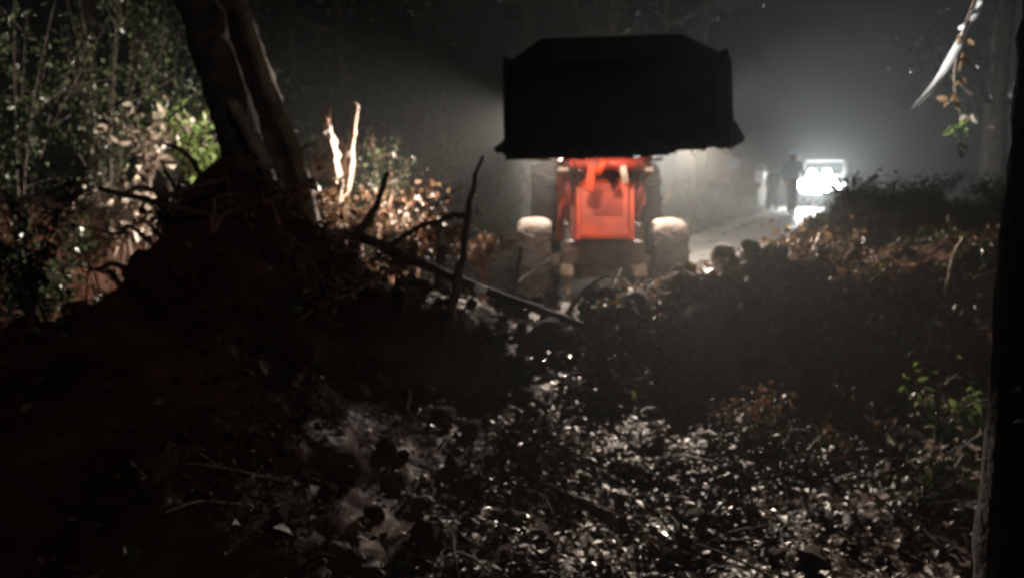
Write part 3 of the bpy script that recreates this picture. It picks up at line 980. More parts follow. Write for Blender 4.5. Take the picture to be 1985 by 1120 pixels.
shard([(660, 400), (672, 330), (680, 280), (686, 240), (693, 202)], [0.05, 0.065, 0.03, 0.026, 0.018], 9.0, 'pbark', seed=4)
shard([(672, 330), (668, 300), (664, 268)], [0.05, 0.03, 0.012], 9.0, 'pbark', seed=5)
shard([(625, 420), (640, 385), (650, 350)], [0.06, 0.05, 0.02], 8.8, 'wood', seed=6)
shard([(645, 430), (652, 392), (664, 352)], [0.05, 0.04, 0.015], 8.8, 'pbark', seed=7)
shard([(600, 425), (598, 400), (606, 380)], [0.045, 0.04, 0.015], 8.6, 'pbark', seed=8)

zg = hz(sb.x, sb.y) - sb.z
bm = bmesh.new()
branch_into(bm, [(0.02, 0, zg - 0.1), (-0.02, 0, zg * 0.4), (-0.02, 0, 0.12)], 0.17, 0.13, 41, 5, 12, 0.16, 0.01, 0.05)
fin('stump', bm, M['bark'], ST, True)
# barkless broken log piece
stick('broken_log', 'short barkless pale log broken off at the foot of the mound, left of the tractor', 'log',
      [(606, 455, 6.6), (630, 457, 6.6), (652, 477, 6.6), (670, 498, 6.6), (692, 524, 6.6)], 0.034, 0.066, 'wood', 4, wob=0.22, jag=0.03, sides=10)
stick('broken_snag', 'short dark snag with a split pale top, standing left of the dark forked branch', 'snag',
      [(862, 600, 6.6), (852, 540, 6.7), (856, 500, 6.8), (860, 470, 6.85)], 0.045, 0.030, 'twig', 9,
      forks=[])
sn = bpy.data.objects['broken_snag']
tb = at(860, 478, 6.85)
bm = bmesh.new()
branch_into(bm, [tb - sn.location, at(853, 455, 6.85) - sn.location, at(846, 432, 6.85) - sn.location], 0.048, 0.034, 9, 3, 7, 0.2, 0, 0.03)
fin('torn_top', bm, M['wood'], sn)
stick('cut_branch_end', 'bright pale cut end of a broken limb lying on the long dark pole', 'cut wood',
      [(924, 560, 5.95), (932, 561, 5.9), (943, 563, 5.9)], 0.022, 0.026, 'blade', 10, wob=0.15, bend=0)
stick('forked_branch', 'dark forked branch standing upright out of the debris left of the tractor', 'branch',
      [(875, 610, 6.0), (888, 540, 6.05), (905, 440, 6.1), (915, 370, 6.15), (936, 303, 6.2)], 0.036, 0.011, 'twig', 21,
      forks=[([(908, 412, 6.12), (860, 424, 6.1), (800, 447, 6.05), (748, 485, 6.0), (715, 512, 5.95)], 0.020, 0.016),
             ([(888, 545, 6.05), (884, 570, 5.9), (878, 640, 5.7)], 0.02, 0.01)], bend=0.010)
stick('fallen_pole', 'long dark pole lying slantwise over the heap from the stump to the tractor', 'pole',
      [(690, 452, 6.6), (770, 490, 6.4), (860, 530, 6.15), (940, 562, 6.0), (1040, 597, 6.0), (1128, 628, 6.0)], 0.040, 0.020, 'twig', 22,
      forks=[([(860, 530, 6.15), (835, 520, 6.2), (800, 470, 6.3)], 0.014, 0.006)])
stick('fallen_branch', 'black crooked branch sticking up behind the heap, right of the stump', 'branch',
      [(690, 470, 6.8), (718, 420, 6.8), (738, 380, 6.85), (752, 335, 6.9)], 0.045, 0.018, 'bark', 23, bend=0.015, grounded=True)
stick('fallen_branch', 'low dark branch crossing in front of the pale leaves on the far left', 'branch',
      [(190, 365, 5.9), (270, 385, 5.9), (340, 402, 5.9), (440, 425, 6.0)], 0.016, 0.024, 'twig', 24,
      forks=[([(300, 392, 5.9), (360, 368, 5.9), (440, 348, 6.0)], 0.022, 0.020)])
stick('fallen_branch', 'slim brown branch slanting down left below the barkless log', 'branch',
      [(770, 520, 6.0), (700, 560, 5.9), (640, 585, 5.8), (580, 620, 5.7)], 0.018, 0.008, 'redtwig', 25,
      forks=[([(700, 560, 5.9), (660, 560, 5.85), (640, 545, 5.85)], 0.010, 0.004)])
stick('dry_twig', 'thin reddish twig reaching up right from the brown brush behind the heap', 'twig',
      [(800, 470, 7.2), (830, 420, 7.2), (862, 382, 7.2), (892, 362, 7.2)], 0.014, 0.004, 'redtwig', 26,
      forks=[([(830, 420, 7.2), (832, 398, 7.2), (822, 385, 7.2)], 0.008, 0.003), ([(862, 382, 7.2), (880, 392, 7.2), (900, 388, 7.2)], 0.006, 0.003)], grounded=True)
stick('dry_twig', 'short pale crooked twig standing on the dirt beside the right front tyre', 'twig',
      [(1288, 392, 9.9), (1300, 372, 9.9), (1312, 350, 9.9), (1316, 338, 9.9)], 0.012, 0.005, 'wood', 27)
stick('thin_branch', 'thin dark branch lying across the left front tyre', 'branch',
      [(985, 565, 7.4), (1040, 520, 8.6), (1090, 492, 9.6), (1130, 478, 10.0)], 0.014, 0.006, 'twig', 28)
stick('bent_branch', 'thick crooked dark branch leaning on the heap before the left front tyre', 'branch',
      [(992, 585, 7.6), (1002, 530, 7.6), (1010, 478, 7.6)], 0.030, 0.014, 'twig', 29, bend=0.012)
stick('pale_branch', 'bent pale branch lying on the leaves at the far right', 'branch',
      [(1738, 830, 5.1), (1775, 840, 5.1), (1815, 876, 4.95), (1850, 908, 4.75), (1890, 920, 4.65)], 0.020, 0.028, 'wood', 31,
      forks=[([(1850, 908, 4.75), (1885, 911, 4.7), (1905, 896, 4.7)], 0.010, 0.005)])
stick('pale_branch', 'short thin pale broken branch standing at the right before the dark bank', 'branch',
      [(1832, 575, 6.7), (1842, 525, 6.7), (1850, 495, 6.7), (1868, 460, 6.7)], 0.012, 0.020, 'pbark', 32, jag=0.01, grounded=True)
for k in range(26):
    a = rnd.uniform(-0.3, 2.6)
    x0, y0 = -1.95 + rnd.uniform(-.75, .9), 6.35 + rnd.uniform(-.5, .25)
    z0 = hz(x0, y0)
    d = Vector((rnd.uniform(-1, 1), rnd.uniform(-.5, .4), rnd.uniform(.1, 1.0))).normalized() * rnd.uniform(.18, .5)
    bm = bmesh.new()
    branch_into(bm, [(0, 0, -.08), tuple(d * .4 + Vector((0, 0, .02))), tuple(d * .75 + Vector((rnd.uniform(-.1, .1), 0, rnd.uniform(-.1, .05)))), tuple(d + Vector((rnd.uniform(-.15, .15), 0, -.08)))], rnd.uniform(.012, .03), .004, k, 4, 7, .15, .006)
    o = fin('torn_root', bm, M['twig' if k % 3 else 'redtwig'], None, True)
    o.location = (x0, y0, z0)
    props(o, 'torn root sticking out of the dark uprooted mass at the left', 'root', 'torn roots of the uprooted mass')
for px, py, Y, r_, h_, lab in ((330, 470, 6.2, .30, .16, 'dead leaves caught on the left shoulder of the dark mass'), (560, 420, 6.6, .22, .16, 'dead leaves caught on the right shoulder of the dark mass'),
                               (640, 520, 6.4, .26, .14, 'dead leaves lying on the heap beside the barkless log')):
    shrub('dead_leaf_brush', lab, 'brush', gl(px, Y), r_, h_, 160, 0.07, 'dead', 8, singles=14, stemmat='redtwig', aspect=0.6)
stick('bent_root', 'pale bent root poking out of the earth heap in front of the tractor', 'root', [(1105, 600, 6.5), (1135, 562, 6.5), (1175, 535, 6.5), (1205, 540, 6.5)], 0.022, 0.010, 'twig', 51, grounded=True)
stick('pale_branch', 'thin pale stick slanting up through the brown leaves right of the tractor', 'branch',
      [(1510, 578, 7.6), (1540, 545, 7.6), (1562, 515, 7.6), (1578, 498, 7.6)], 0.018, 0.010, 'redtwig', 33)
stick('leafless_branch', 'curved dark branch lying in the glinting leaves at the bottom centre', 'branch',
      [(1060, 940, 3.6), (1100, 960, 3.55), (1150, 985, 3.5), (1185, 1005, 3.45)], 0.010, 0.030, 'bark', 34)

# ------------------------------------------------------------------ near tree on the right and hanging vine
nb = Vector((at(1905, 1120, 2.5).x + 0.30, 2.5, -0.1))
NT = empty('near_tree', 'black tree trunk close to the camera at the right edge', 'tree', nb)
bm = bmesh.new()
branch_into(bm, [Vector((at(px, 500, 2.5).x + 0.37, 2.5, z)) - nb for px, z in ((1912, -0.1), (1912, 0.5), (1912, 1.2), (1914, 1.8), (1916, 2.3), (1945, 3.4), (1930, 5.5))], 0.31, 0.27, 2, 8, 24, 0.02, 0.003)
fin('trunk', bm, M['dbark'], NT, True)

def blade(name, label, pxs, Y, width, parent=None):
    """long curved strap leaf with a shallow V section"""
    c = curve_pts([at(a, b, Y + dy) for a, b, dy in pxs], 7)
    base = c[0].copy()
    v, f = [], []
    n = len(c)
    for i, p in enumerate(c):
        t = (c[min(i + 1, n - 1)] - c[max(i - 1, 0)]).normalized()
        side = t.cross(Vector((0.8, 0.7, 0.1))).normalized()
        nn = side.cross(t)
        ww = width * (math.sin(math.pi * min(1, (i / (n - 1)) * 0.9 + 0.08)) ** 0.7)
        v += [p - base - side * ww * .5 + nn * ww * .12, p - base, p - base + side * ww * .5 + nn * ww * .12]
    for i in range(n - 1):
        q = i * 3
        f += [(q, q + 1, q + 4, q + 3), (q + 1, q + 2, q + 5, q + 4)]
    o = link(name, nme(name, v, f, smooth=True), M['blade'], parent)
    o.location = base
    return o
ob = Vector((7.8, 9.5, hz(7.8, 9.5) - 0.1))
bm = bmesh.new()
branch_into(bm, [p - ob for p in (ob, Vector((7.5, 9.1, 2.8)), Vector((6.2, 8.8, 4.2)), at(1930, -95, 8.6), at(1903, -30, 8.6), at(1876, 50, 8.6))], 0.045, 0.008, 77, 6, 8, 0.08, 0.01)
o = fin('arching_stem', bm, M['dbark'], None, True)
o.location = ob
props(o, 'arching dark stem drooping in at the top right, carrying the white strap leaves', 'stem')
bl = blade('strap_leaf', '', [(1905, -30, 0), (1893, 15, 0), (1875, 48, 0), (1858, 56, 0)], 8.6, 0.072)
props(bl, 'short upper white strap leaf hanging in at the top right corner', 'leaf')
bl = blade('strap_leaf', '', [(1874, 52, 0), (1850, 100, 0), (1815, 160, 0), (1768, 212, 0)], 8.6, 0.082)
props(bl, 'long curved white strap leaf pointing down left at the top right', 'leaf')

vb = at(1915, -62, 8.6)
VN = empty('hanging_vine', 'thin vine hanging at the upper right with a tuft of yellow-green leaves at its end', 'vine', vb)
bm = bmesh.new()
branch_into(bm, [at(1915, -62, 8.6) - vb, at(1868, 60, 8.6) - vb, at(1850, 150, 8.6) - vb, at(1862, 230, 8.6) - vb, at(1858, 295, 8.6) - vb], 0.011, 0.006, 5, 6, 6)
branch_into(bm, [at(1850, 150, 8.6) - vb, at(1900, 196, 8.6) - vb, at(1940, 186, 8.6) - vb], 0.008, 0.004, 6, 6, 6)
fin('stem', bm, M['twig'], VN, True)
for px, py, sz, mk, cnt in ((1850, 245, 0.05, 'bright', 5), (1865, 285, 0.035, 'leaf', 6), (1888, 222, 0.05, 'pale', 2), (1898, 262, 0.045, 'pale', 2), (1868, 260, 0.04, 'bright', 3),
                            (1868, 70, 0.04, 'dead', 4), (1862, 110, 0.05, 'dead', 4), (1850, 190, 0.055, 'dead', 5), (1860, 160, 0.04, 'dead', 3)):
    for k in range(cnt):
        p = at(px + rnd.uniform(-14, 14), py + rnd.uniform(-12, 12), 8.6 + rnd.uniform(-.05, .05)) - vb
        put_leaf(VN, p, (rnd.uniform(-1, 1), rnd.uniform(-.3, .3), rnd.uniform(-1, .3)), (rnd.uniform(-.5, .5), 1, rnd.uniform(-.3, .6)), 2.0 * sz * rnd.uniform(.8, 1.3), mk)

# ------------------------------------------------------------------ shrubs and leafy brush
# far left leafy side, individually lit leaves
shrub('leafy_shrub', 'bright green leafy shrub glowing just left of the thick leaning trunk', 'shrub', al(385, 375, 9.6), 0.42, 0.95, 340, 0.13, 'bright', 8, singles=50, aspect=0.45)
shrub('dead_leaf_brush', 'pale dry leaves on twigs above the low dark branch on the left', 'brush', al(290, 350, 9.0), 0.6, 0.75, 60, 0.13, 'pale', 7, singles=36)
shrub('dead_leaf_brush', 'pale dry leaves in a heap below the low dark branch on the left', 'brush', al(245, 440, 8.6), 0.46, 0.36, 160, 0.15, 'pale', 8, singles=60, aspect=0.65)
shrub('dead_leaf_brush', 'small pale and green leaves low at the foot of the thick leaning trunk', 'brush', al(380, 425, 8.2), 0.34, 0.25, 40, 0.08, 'pale', 6, singles=22)
shrub('leafy_shrub', 'dim grey-green shrub low on the left behind the pale leaf heap', 'shrub', al(90, 620, 7.2), 0.5, 0.8, 500, 0.09, 'leaf', 9, singles=24)
shrub('leafy_shrub', 'dark shrub at the lower left edge with a few glinting leaves', 'shrub', al(60, 620, 5.0), 0.45, 0.8, 600, 0.06, 'leaf', 9, singles=20)
shrub('tall_shrub', 'tall dark shrub filling the upper left corner', 'shrub', al(40, 480, 8.6), 1.0, 2.7, 1700, 0.07, 'leaf', 12, singles=30, sr=0.012, stemmat='dbark')
shrub('tall_shrub', 'tall dark shrub between the corner shrub and the leaning trunks', 'shrub', al(215, 430, 10.2), 1.2, 3.2, 1900, 0.07, 'leaf', 12, singles=40, sr=0.012, stemmat='dbark')
shrub('tall_shrub', 'dim shrub rising right behind the pale lit-edge strip', 'shrub', al(640, 420, 13.0), 1.3, 2.4, 2200, 0.09, 'leaf', 12, sr=0.012, stemmat='dbark')
shrub('leafy_shrub', 'low dark leafy shrub at the left edge behind the one with glinting leaves', 'shrub', gl(20, 8.2), 0.7, 0.7, 900, 0.08, 'leaf', 10, singles=12, stemmat='dbark')
shrub('leafy_shrub', 'low dark shrub in front of the pale leaf heap, left of the dark mass', 'shrub', gl(175, 7.4), 0.45, 0.38, 500, 0.07, 'leaf', 9, singles=12, stemmat='dbark')
shrub('tall_shrub', 'tall dark bush reaching the top of the view just left behind the leaning trunks', 'shrub', al(330, 400, 11.6), 1.2, 3.8, 2600, 0.08, 'leaf', 12, sr=0.012, stemmat='dbark')
shrub('tall_shrub', 'tall dim bush behind the torn stump, right of the pale lit-edge strip', 'shrub', al(760, 400, 14.5), 1.4, 4.2, 2600, 0.09, 'leaf', 12, sr=0.015, stemmat='dbark')
for k, (bx, by, bh, lab) in enumerate(((4.6, 12.2, .45, 'low dark bush on the bank crest nearest the road'), (5.9, 12.6, .5, 'low dark bush on the middle of the bank crest'),
                                (7.0, 12.0, .6, 'low dark bush on the bank crest by the black trunk'), (4.3, 10.2, .35, 'ragged weeds low on the bank slope facing the tractor'), (5.6, 10.0, .4, 'ragged weeds on the bank slope above the brown brush'))):
    shrub('bank_bush', lab, 'bush', (bx, by, hz(bx, by)), 0.55, bh, 900, 0.07, 'leaf', 10, stemmat='dbark')
shrub('green_shrub', 'olive green brush directly behind the torn stump', 'shrub', al(735, 440, 11.0), 0.6, 1.1, 700, 0.065, 'leaf', 10)
shrub('dead_leaf_brush', 'reddish brown twiggy brush right of the torn stump', 'brush', al(700, 470, 8.6), 0.4, 0.40, 220, 0.06, 'dead', 9, singles=26)
shrub('dead_leaf_brush', 'reddish brown brush around the foot of the thin reaching twig', 'brush', al(810, 490, 8.6), 0.42, 0.42, 230, 0.06, 'dead', 9, singles=26, stemmat='redtwig')
shrub('dead_leaf_brush', 'brown leaves bunched at the lower end of the barkless log', 'brush', al(705, 560, 6.1), 0.22, 0.16, 60, 0.08, 'dead', 7, singles=30, aspect=0.65)
shrub('dead_leaf_brush', 'tan leaves hanging on the slim branch below the barkless log', 'brush', al(625, 600, 5.8), 0.25, 0.14, 40, 0.07, 'dead', 6, singles=20, aspect=0.6)
for px, py, Y, r_, h_, lab in ((175, 505, 8.0, .45, .35, 'dull brown leaves on the ground below the pale leaf heap on the left'), (640, 440, 8.2, .28, .30, 'low brown brush at the foot of the torn stump'), (750, 450, 9.0, .45, .50, 'reddish brush between the torn stump and the thin reaching twig'),
                       (770, 520, 7.4, .35, .25, 'matted brown leaves under the long dark pole'), (860, 490, 8.0, .32, .28, 'brown brush just left of the dark forked branch'),
                       (940, 505, 8.8, .40, .22, 'brown brush on the dirt right of the dark forked branch')):
    shrub('dead_leaf_brush', lab, 'brush', al(px, py, Y), r_, h_, 240, 0.075, 'dead', 9, singles=24, stemmat='redtwig', aspect=0.6)
for px, Y, r_, h_, mk, lab in ((1640, 6.3, .4, .25, 'leaf', 'low leafy weeds under the bank, left of the dull leafy plant'), (1780, 6.2, .4, .35, 'leaf', 'leafy weeds below the short standing pale branch'),
                            (1660, 5.0, .35, .18, 'dead', 'brown leaves on the rubble left of the bent pale branch'), (1480, 5.2, .35, .14, 'dead', 'brown leaves on the rubble at the middle right')):
    shrub('undergrowth', lab, 'plant', gl(px, Y), r_, h_, 260, 0.06, mk, 9, singles=26)
shrub('green_sprig', 'little green sprig on the dark mound left of the tan leaves', 'sprig', al(562, 618, 5.7), 0.10, 0.12, 12, 0.06, 'bright', 4, singles=10)
shrub('green_sprig', 'small dull green sprig behind the barkless log', 'sprig', al(790, 560, 6.0), 0.14, 0.12, 20, 0.06, 'leaf', 4, singles=10)
shrub('green_bush', 'hazy green bush beside the road just left of the front tyre', 'shrub', al(960, 500, 14.0), 0.7, 1.3, 1600, 0.08, 'bright', 10, sr=0.015)
shrub('hazy_bush', 'hazy brown-green bush beyond the brush, left of the hazy green one', 'shrub', al(830, 470, 12.0), 0.9, 1.5, 1600, 0.08, 'dead', 10, sr=0.015)
# right side
shrub('dead_leaf_brush', 'brown leafy brush on the slope just right of the heap before the tractor', 'brush', gl(1470, 8.0), 0.5, 0.26, 260, 0.07, 'dead', 9, singles=40)
shrub('dead_leaf_brush', 'brown leafy brush around the thin pale stick right of the tractor', 'brush', gl(1570, 7.5), 0.5, 0.22, 260, 0.07, 'dead', 9, singles=40)
shrub('dead_leaf_brush', 'dim brown brush farther right under the dark bank', 'brush', gl(1680, 6.8), 0.45, 0.25, 200, 0.065, 'dead', 8, singles=26)
shrub('leafy_shrub', 'leafy plant with yellow-green leaves before the black trunk at the right', 'plant', gl(1845, 5.2), 0.30, 0.40, 80, 0.075, 'bright', 8, singles=28)
shrub('leafy_shrub', 'dull leafy plant left of the yellow-green one', 'plant', gl(1700, 5.4), 0.42, 0.32, 200, 0.06, 'leaf', 8, singles=30)
shrub('leafy_shrub', 'plant with pale leaves low beside the black trunk above the bent pale branch', 'plant', gl(1850, 4.5), 0.25, 0.30, 60, 0.07, 'pale', 6, singles=8)
shrub('leafy_shrub', 'dark green weeds under the bent pale branch', 'plant', gl(1790, 3.9), 0.40, 0.22, 260, 0.05, 'leaf', 8, singles=24)
shrub('leafy_shrub', 'low green weeds on the lit rubble at the middle right', 'plant', gl(1540, 4.7), 0.45, 0.14, 260, 0.05, 'leaf', 9, singles=30)
shrub('leafy_shrub', 'small green weed on the dark heap at the centre right', 'plant', gl(1215, 5.4), 0.14, 0.14, 40, 0.045, 'bright', 5, singles=12)
lt = empty('near_sprig', 'few dim green leaves beside the black trunk at the right edge', 'sprig', at(1990, 740, 2.1))
bm = bmesh.new(); branch_into(bm, [(0.10, 0, -0.3), (0.02, 0, -0.05), (-0.01, 0, 0.08)], 0.005, 0.002, 1, 5, 5); fin('stem', bm, M['twig'], lt)
for k in range(7):
    put_leaf(lt, (rnd.uniform(-.03, .05), rnd.uniform(-.02, .02), rnd.uniform(-.12, .08)), (rnd.uniform(-1, 1), 0, rnd.uniform(-.5, .5)), (0, -1, .5), 0.035, 'leaf')

# ------------------------------------------------------------------ forest behind
def tree(label, x, y, h, tr, cr, n, leafsize, group=None, matkey='leaf', lean=0.0, name='forest_tree', low=0.35):
    z = hz(x, y) - 0.1
    root = empty(name, label, 'tree', (x, y, z), rnd.uniform(0, 6), group)
    bm = bmesh.new()
    p = [Vector((0, 0, 0)), Vector((lean * .3 + rnd.uniform(-.1, .1), rnd.uniform(-.1, .1), h * .35)), Vector((lean * .7, rnd.uniform(-.2, .2), h * .7)), Vector((lean, 0, h * .96))]
    c = curve_pts(p, 5)
    tube_into(bm, c, [tr * (1 - .8 * i / (len(c) - 1)) for i in range(len(c))], 9, 0.08, int(x * 10))
    cl = []
    for i in range(11):
        k = rnd.randrange(int(len(c) * low), len(c) - 1)
        a = rnd.uniform(0, 2 * math.pi)
        L = cr * rnd.uniform(.5, 1.0) * (1.15 - .6 * k / len(c))
        e = c[k] + Vector((math.cos(a) * L, math.sin(a) * L, L * rnd.uniform(.1, .7)))
        m = c[k].lerp(e, .5) + Vector((0, 0, -.05 * L))
        tube_into(bm, [c[k], m, e], [tr * .35, tr * .2, tr * .06], 6)
        cl += [(c[k].lerp(e, .65), L * .35), (e, L * .42), (e + Vector((rnd.uniform(-1, 1), rnd.uniform(-1, 1), rnd.uniform(-.6, .6))) * L * .4, L * .3)]
    cl.append((c[-1], cr * .4))
    fin('trunk', bm, M['bark'], root, True)
    P = []
    for i in range(n):
        q, r_ = cl[rnd.randrange(len(cl))]
        d = Vector((rnd.gauss(0, 1), rnd.gauss(0, 1), rnd.gauss(0, .8))) * r_ * .6
        P.append(list(q + d))
    leaf_cloud('crown', np.array(P), leafsize, M[matkey], root, up=0.5, aspect=0.5)
    return root

lefts = [(-7.2, 15.5, 7), (-3.2, 17, 7.5), (-9.5, 16, 8), (-1.6, 19.5, 8), (-5.2, 18.5, 8), (-8.5, 21, 9), (0.4, 18, 8), (-2.0, 19, 8.5), (2.6, 24, 9), (0.2, 26, 9), (5.0, 30, 9), (8.0, 38, 10), (-5.5, 22, 9)]
LL = ['nearest forest tree behind the leaning trunks at the upper left', 'forest tree right behind the splintered stump', 'dark forest tree at the far left behind the tall shrubs',
      'hazy forest tree between the stump and the raised bucket'] 
for i, (x, y, h) in enumerate(lefts):
    g_ = None if i < 4 else 'forest trees behind the left roadside'
    tree(LL[i] if i < 4 else 'dim hazy forest tree standing back on the left of the road', x, y, h, 0.16 + 0.01 * h, 1.7 + .08 * h, 2600, 0.12, g_)
rights = [(10.6, 19.5, 7), (13.2, 20, 7), (12.6, 15.0, 6), (15, 24, 8), (16.5, 26, 8), (18, 34, 9), (12.5, 17, 8), (22, 40, 10), (26, 46, 10)]
for i, (x, y, h) in enumerate(rights):
    g_ = None if i == 0 else 'forest trees behind the right bank'
    tree('dim forest tree on the dark bank right of the headlights' if i == 0 else 'black forest tree standing back behind the right bank', x, y, h, 0.16 + 0.01 * h, 1.5 + .08 * h, 2200, 0.12, g_)

# ------------------------------------------------------------------ loose sticks, clods
def clod_mesh(seed):
    rr = random.Random(seed)
    bm = bmesh.new()
    bmesh.ops.create_icosphere(bm, subdivisions=2, radius=1)
    for v in bm.verts:
        v.co *= rr.uniform(0.72, 1.12)
        v.co.z *= 0.7
    me = bpy.data.meshes.new('soil_clod')
    bm.to_mesh(me); bm.free()
    me.materials.append(M['clod'])
    return me
CM = [clod_mesh(i) for i in range(6)]
zones = [('rough wet earth clod lying on the heap in front of the tractor', 'earth clods on the heap', (-1.0, 2.8), (6.0, 7.6), (0.04, 0.13), 110),
         ('rough earth clod among the wet leaves in the foreground', 'earth clods in the foreground', (-1.2, 3.0), (3.0, 5.6), (0.03, 0.10), 80),
         ('dark earth clod on the uprooted mass at the left', 'earth clods on the left mass', (-3.0, -0.8), (5.0, 7.2), (0.05, 0.14), 40)]
for lab, grp, xr, yr, sr_, n in zones:
    for i in range(n):
        x, y = rnd.uniform(*xr), rnd.uniform(*yr)
        s = rnd.uniform(*sr_)
        o = bpy.data.objects.new('soil_clod', CM[rnd.randrange(6)])
        C.objects.link(o)
        o.location = (x, y, hz(x, y) + s * 0.25)
        o.rotation_euler = (rnd.uniform(0, 6), rnd.uniform(-.4, .4), rnd.uniform(0, 6))
        o.scale = (s, s * rnd.uniform(.7, 1.2), s)
        props(o, lab, 'clod', grp)
zones = [('thin broken stick lying on the heap in front of the tractor', 'broken sticks on the heap', (-1.2, 2.8), (6.0, 7.8), 45, 'redtwig'),
         ('thin broken stick among the wet leaves in the foreground', 'broken sticks in the foreground', (-1.3, 3.0), (3.0, 5.7), 60, 'twig'),
         ('thin dry twig on the brown slope right of the tractor', 'twigs on the right slope', (1.8, 4.5), (6.0, 8.5), 30, 'redtwig')]
SM = {}
for lab, grp, xr, yr, n, mk in zones:
    for k in range(5):
        bm = bmesh.new()
        branch_into(bm, [(-.5, 0, 0), (-.15, rnd.uniform(-.08, .08), rnd.uniform(0, .08)), (.2, rnd.uniform(-.08, .08), rnd.uniform(0, .06)), (.5, rnd.uniform(-.1, .1), 0)], 0.018, 0.007, k, 3, 6, .15)
        a = rnd.uniform(-.2, .2)
        branch_into(bm, [(a, 0, 0.02), (a + .12, rnd.choice((-1, 1)) * .10, .06), (a + .22, rnd.choice((-1, 1)) * .18, .1)], 0.008, 0.003, k + 9, 2, 5, .1)
        me = bpy.data.meshes.new('broken_stick')
        bm.to_mesh(me); bm.free()
        me.materials.append(M[mk])
        SM[(grp, k)] = me
    for i in range(n):
        x, y = rnd.uniform(*xr), rnd.uniform(*yr)
        o = bpy.data.objects.new('broken_stick', SM[(grp, rnd.randrange(5))])
        C.objects.link(o)
        o.location = (x, y, hz(x, y) + rnd.uniform(0.02, 0.09))
        o.rotation_euler = (rnd.uniform(-.3, .3), rnd.uniform(-.5, .5), rnd.uniform(0, 6.3))
        s = rnd.uniform(.18, .5)
        o.scale = (s, s, s)
        props(o, lab, 'stick', grp)

# ------------------------------------------------------------------ ground cover
def scatter(name, label, n, xr, yr, size, material, mask=None, up=1.6, lift=(0.0, 0.05), aspect=0.55, kind_label=None):
    x = nr.uniform(*xr, n); y = nr.uniform(*yr, n)
    if mask is not None:
        k = nr.rand(n) < mask(x, y)
        x, y = x[k], y[k]
    z = height(x, y) + nr.uniform(*lift, len(x))
    o = leaf_cloud(name, np.stack([x, y, z], 1), size, material, None, up=up, aspect=aspect, droop=0.0)
    props(o, label, 'leaf litter', kind='stuff')
    return o
clump = lambda f, lo, hi, s: (lambda x, y: sst(lo, hi, fbm(x, y, f, 3, s)) * (0.25 + 0.75 * sst(-.25, .35, fbm(x, y, 0.75, 2, 88))))
scatter('leaf_litter', 'wet glinting dead leaves and scraps covering the foreground', 34000, (-1.7, 3.4), (2.2, 6.0), 0.042, M['litter'], clump(1.5, -.25, .30, 40))
M['wetlitter'] = mat('shining wet leaves', (0.1, 0.07, 0.05), 0.25, spec=0.8, transl=0.1, tint=[(0.03, 0.02, 0.012), (0.07, 0.042, 0.025), (0.05, 0.05, 0.025), (0.12, 0.085, 0.06)])
scatter('wet_litter', 'scattered shining wet leaves in the foreground litter', 7000, (-1.5, 3.3), (2.4, 5.8), 0.055, M['wetlitter'], lambda x, y: sst(-.1, .4, fbm(x, y, 1.9, 3, 71)) * (0.15 + 0.85 * np.exp(-((x - 0.35) / 0.9) ** 2)), lift=(0.02, 0.07))
scatter('large_litter', 'larger wet dead leaves in the foreground litter', 7000, (-1.6, 3.3), (2.4, 5.6), 0.08, M['litter'], clump(1.5, -.25, .30, 40), lift=(0.01, 0.08), up=1.0)
shine_mask = lambda x, y: np.exp(-((x - 0.15) / 0.55) ** 2 - ((y - 4.35) / 0.55) ** 2) + 0.7 * np.exp(-((x - 0.9) / 0.7) ** 2 - ((y - 3.5) / 0.45) ** 2)
scatter('shine_litter', 'paler leaves and bark flakes painting the shine at the centre of the foreground', 14000, (-1.4, 2.6), (2.6, 5.6), 0.05, M['pale'], lambda x, y: shine_mask(x - 0.15, y) * 0.9, lift=(0.02, 0.07), up=2.5)  # pale leaf colour stands in for the shine on the wet ground
scatter('heap_litter', 'brown leaf scraps mixed in the earth heap', 26000, (-3.2, 4.5), (5.2, 8.8), 0.05, M['dead'], clump(1.3, -.3, .4, 47), up=0.8)
scatter('left_litter', 'dark leaf litter on the slope at the left', 26000, (-7.5, -1.2), (3.0, 13.0), 0.055, M['litter'], clump(1.0, -.2, .4, 50), up=0.8)
scatter('bank_undergrowth', 'low dark green ground leaves creeping over the right slope', 12000, (2.0, 6.0), (4.2, 10.5), 0.06, M['leaf'], clump(1.2, -.2, .4, 55), up=0.4, lift=(0.0, 0.14))
# grass on the bank
n = 60000
x = nr.uniform(2.0, 14, n); y = nr.uniform(8.4, 26, n)
k = (x > road_x(y) + 1.25 + 0.35 * fbm(x, y, 1.2, 2, 60)) & (nr.rand(n) < sst(-.5, .2, fbm(x, y, .9, 3, 61)))
x, y = x[k], y[k]
P = np.stack([x, y, height(x, y) - 0.01], 1)
m_ = len(x)
U = np.stack([nr.normal(0, .35, m_), nr.normal(0, .35, m_), np.ones(m_)], 1); U /= np.linalg.norm(U, axis=1, keepdims=True)
N = rand_unit(m_)
Lg = nr.uniform(.10, .28, m_)
v, f, t = leaf_mesh_np(P, N, U, Lg, np.full(m_, .014), fold=.1)
o = link('bank_grass', nme('bank_grass', v, f, t), M['grass'])
props(o, 'rough dark grass on the bank right of the road', 'grass', kind='stuff')
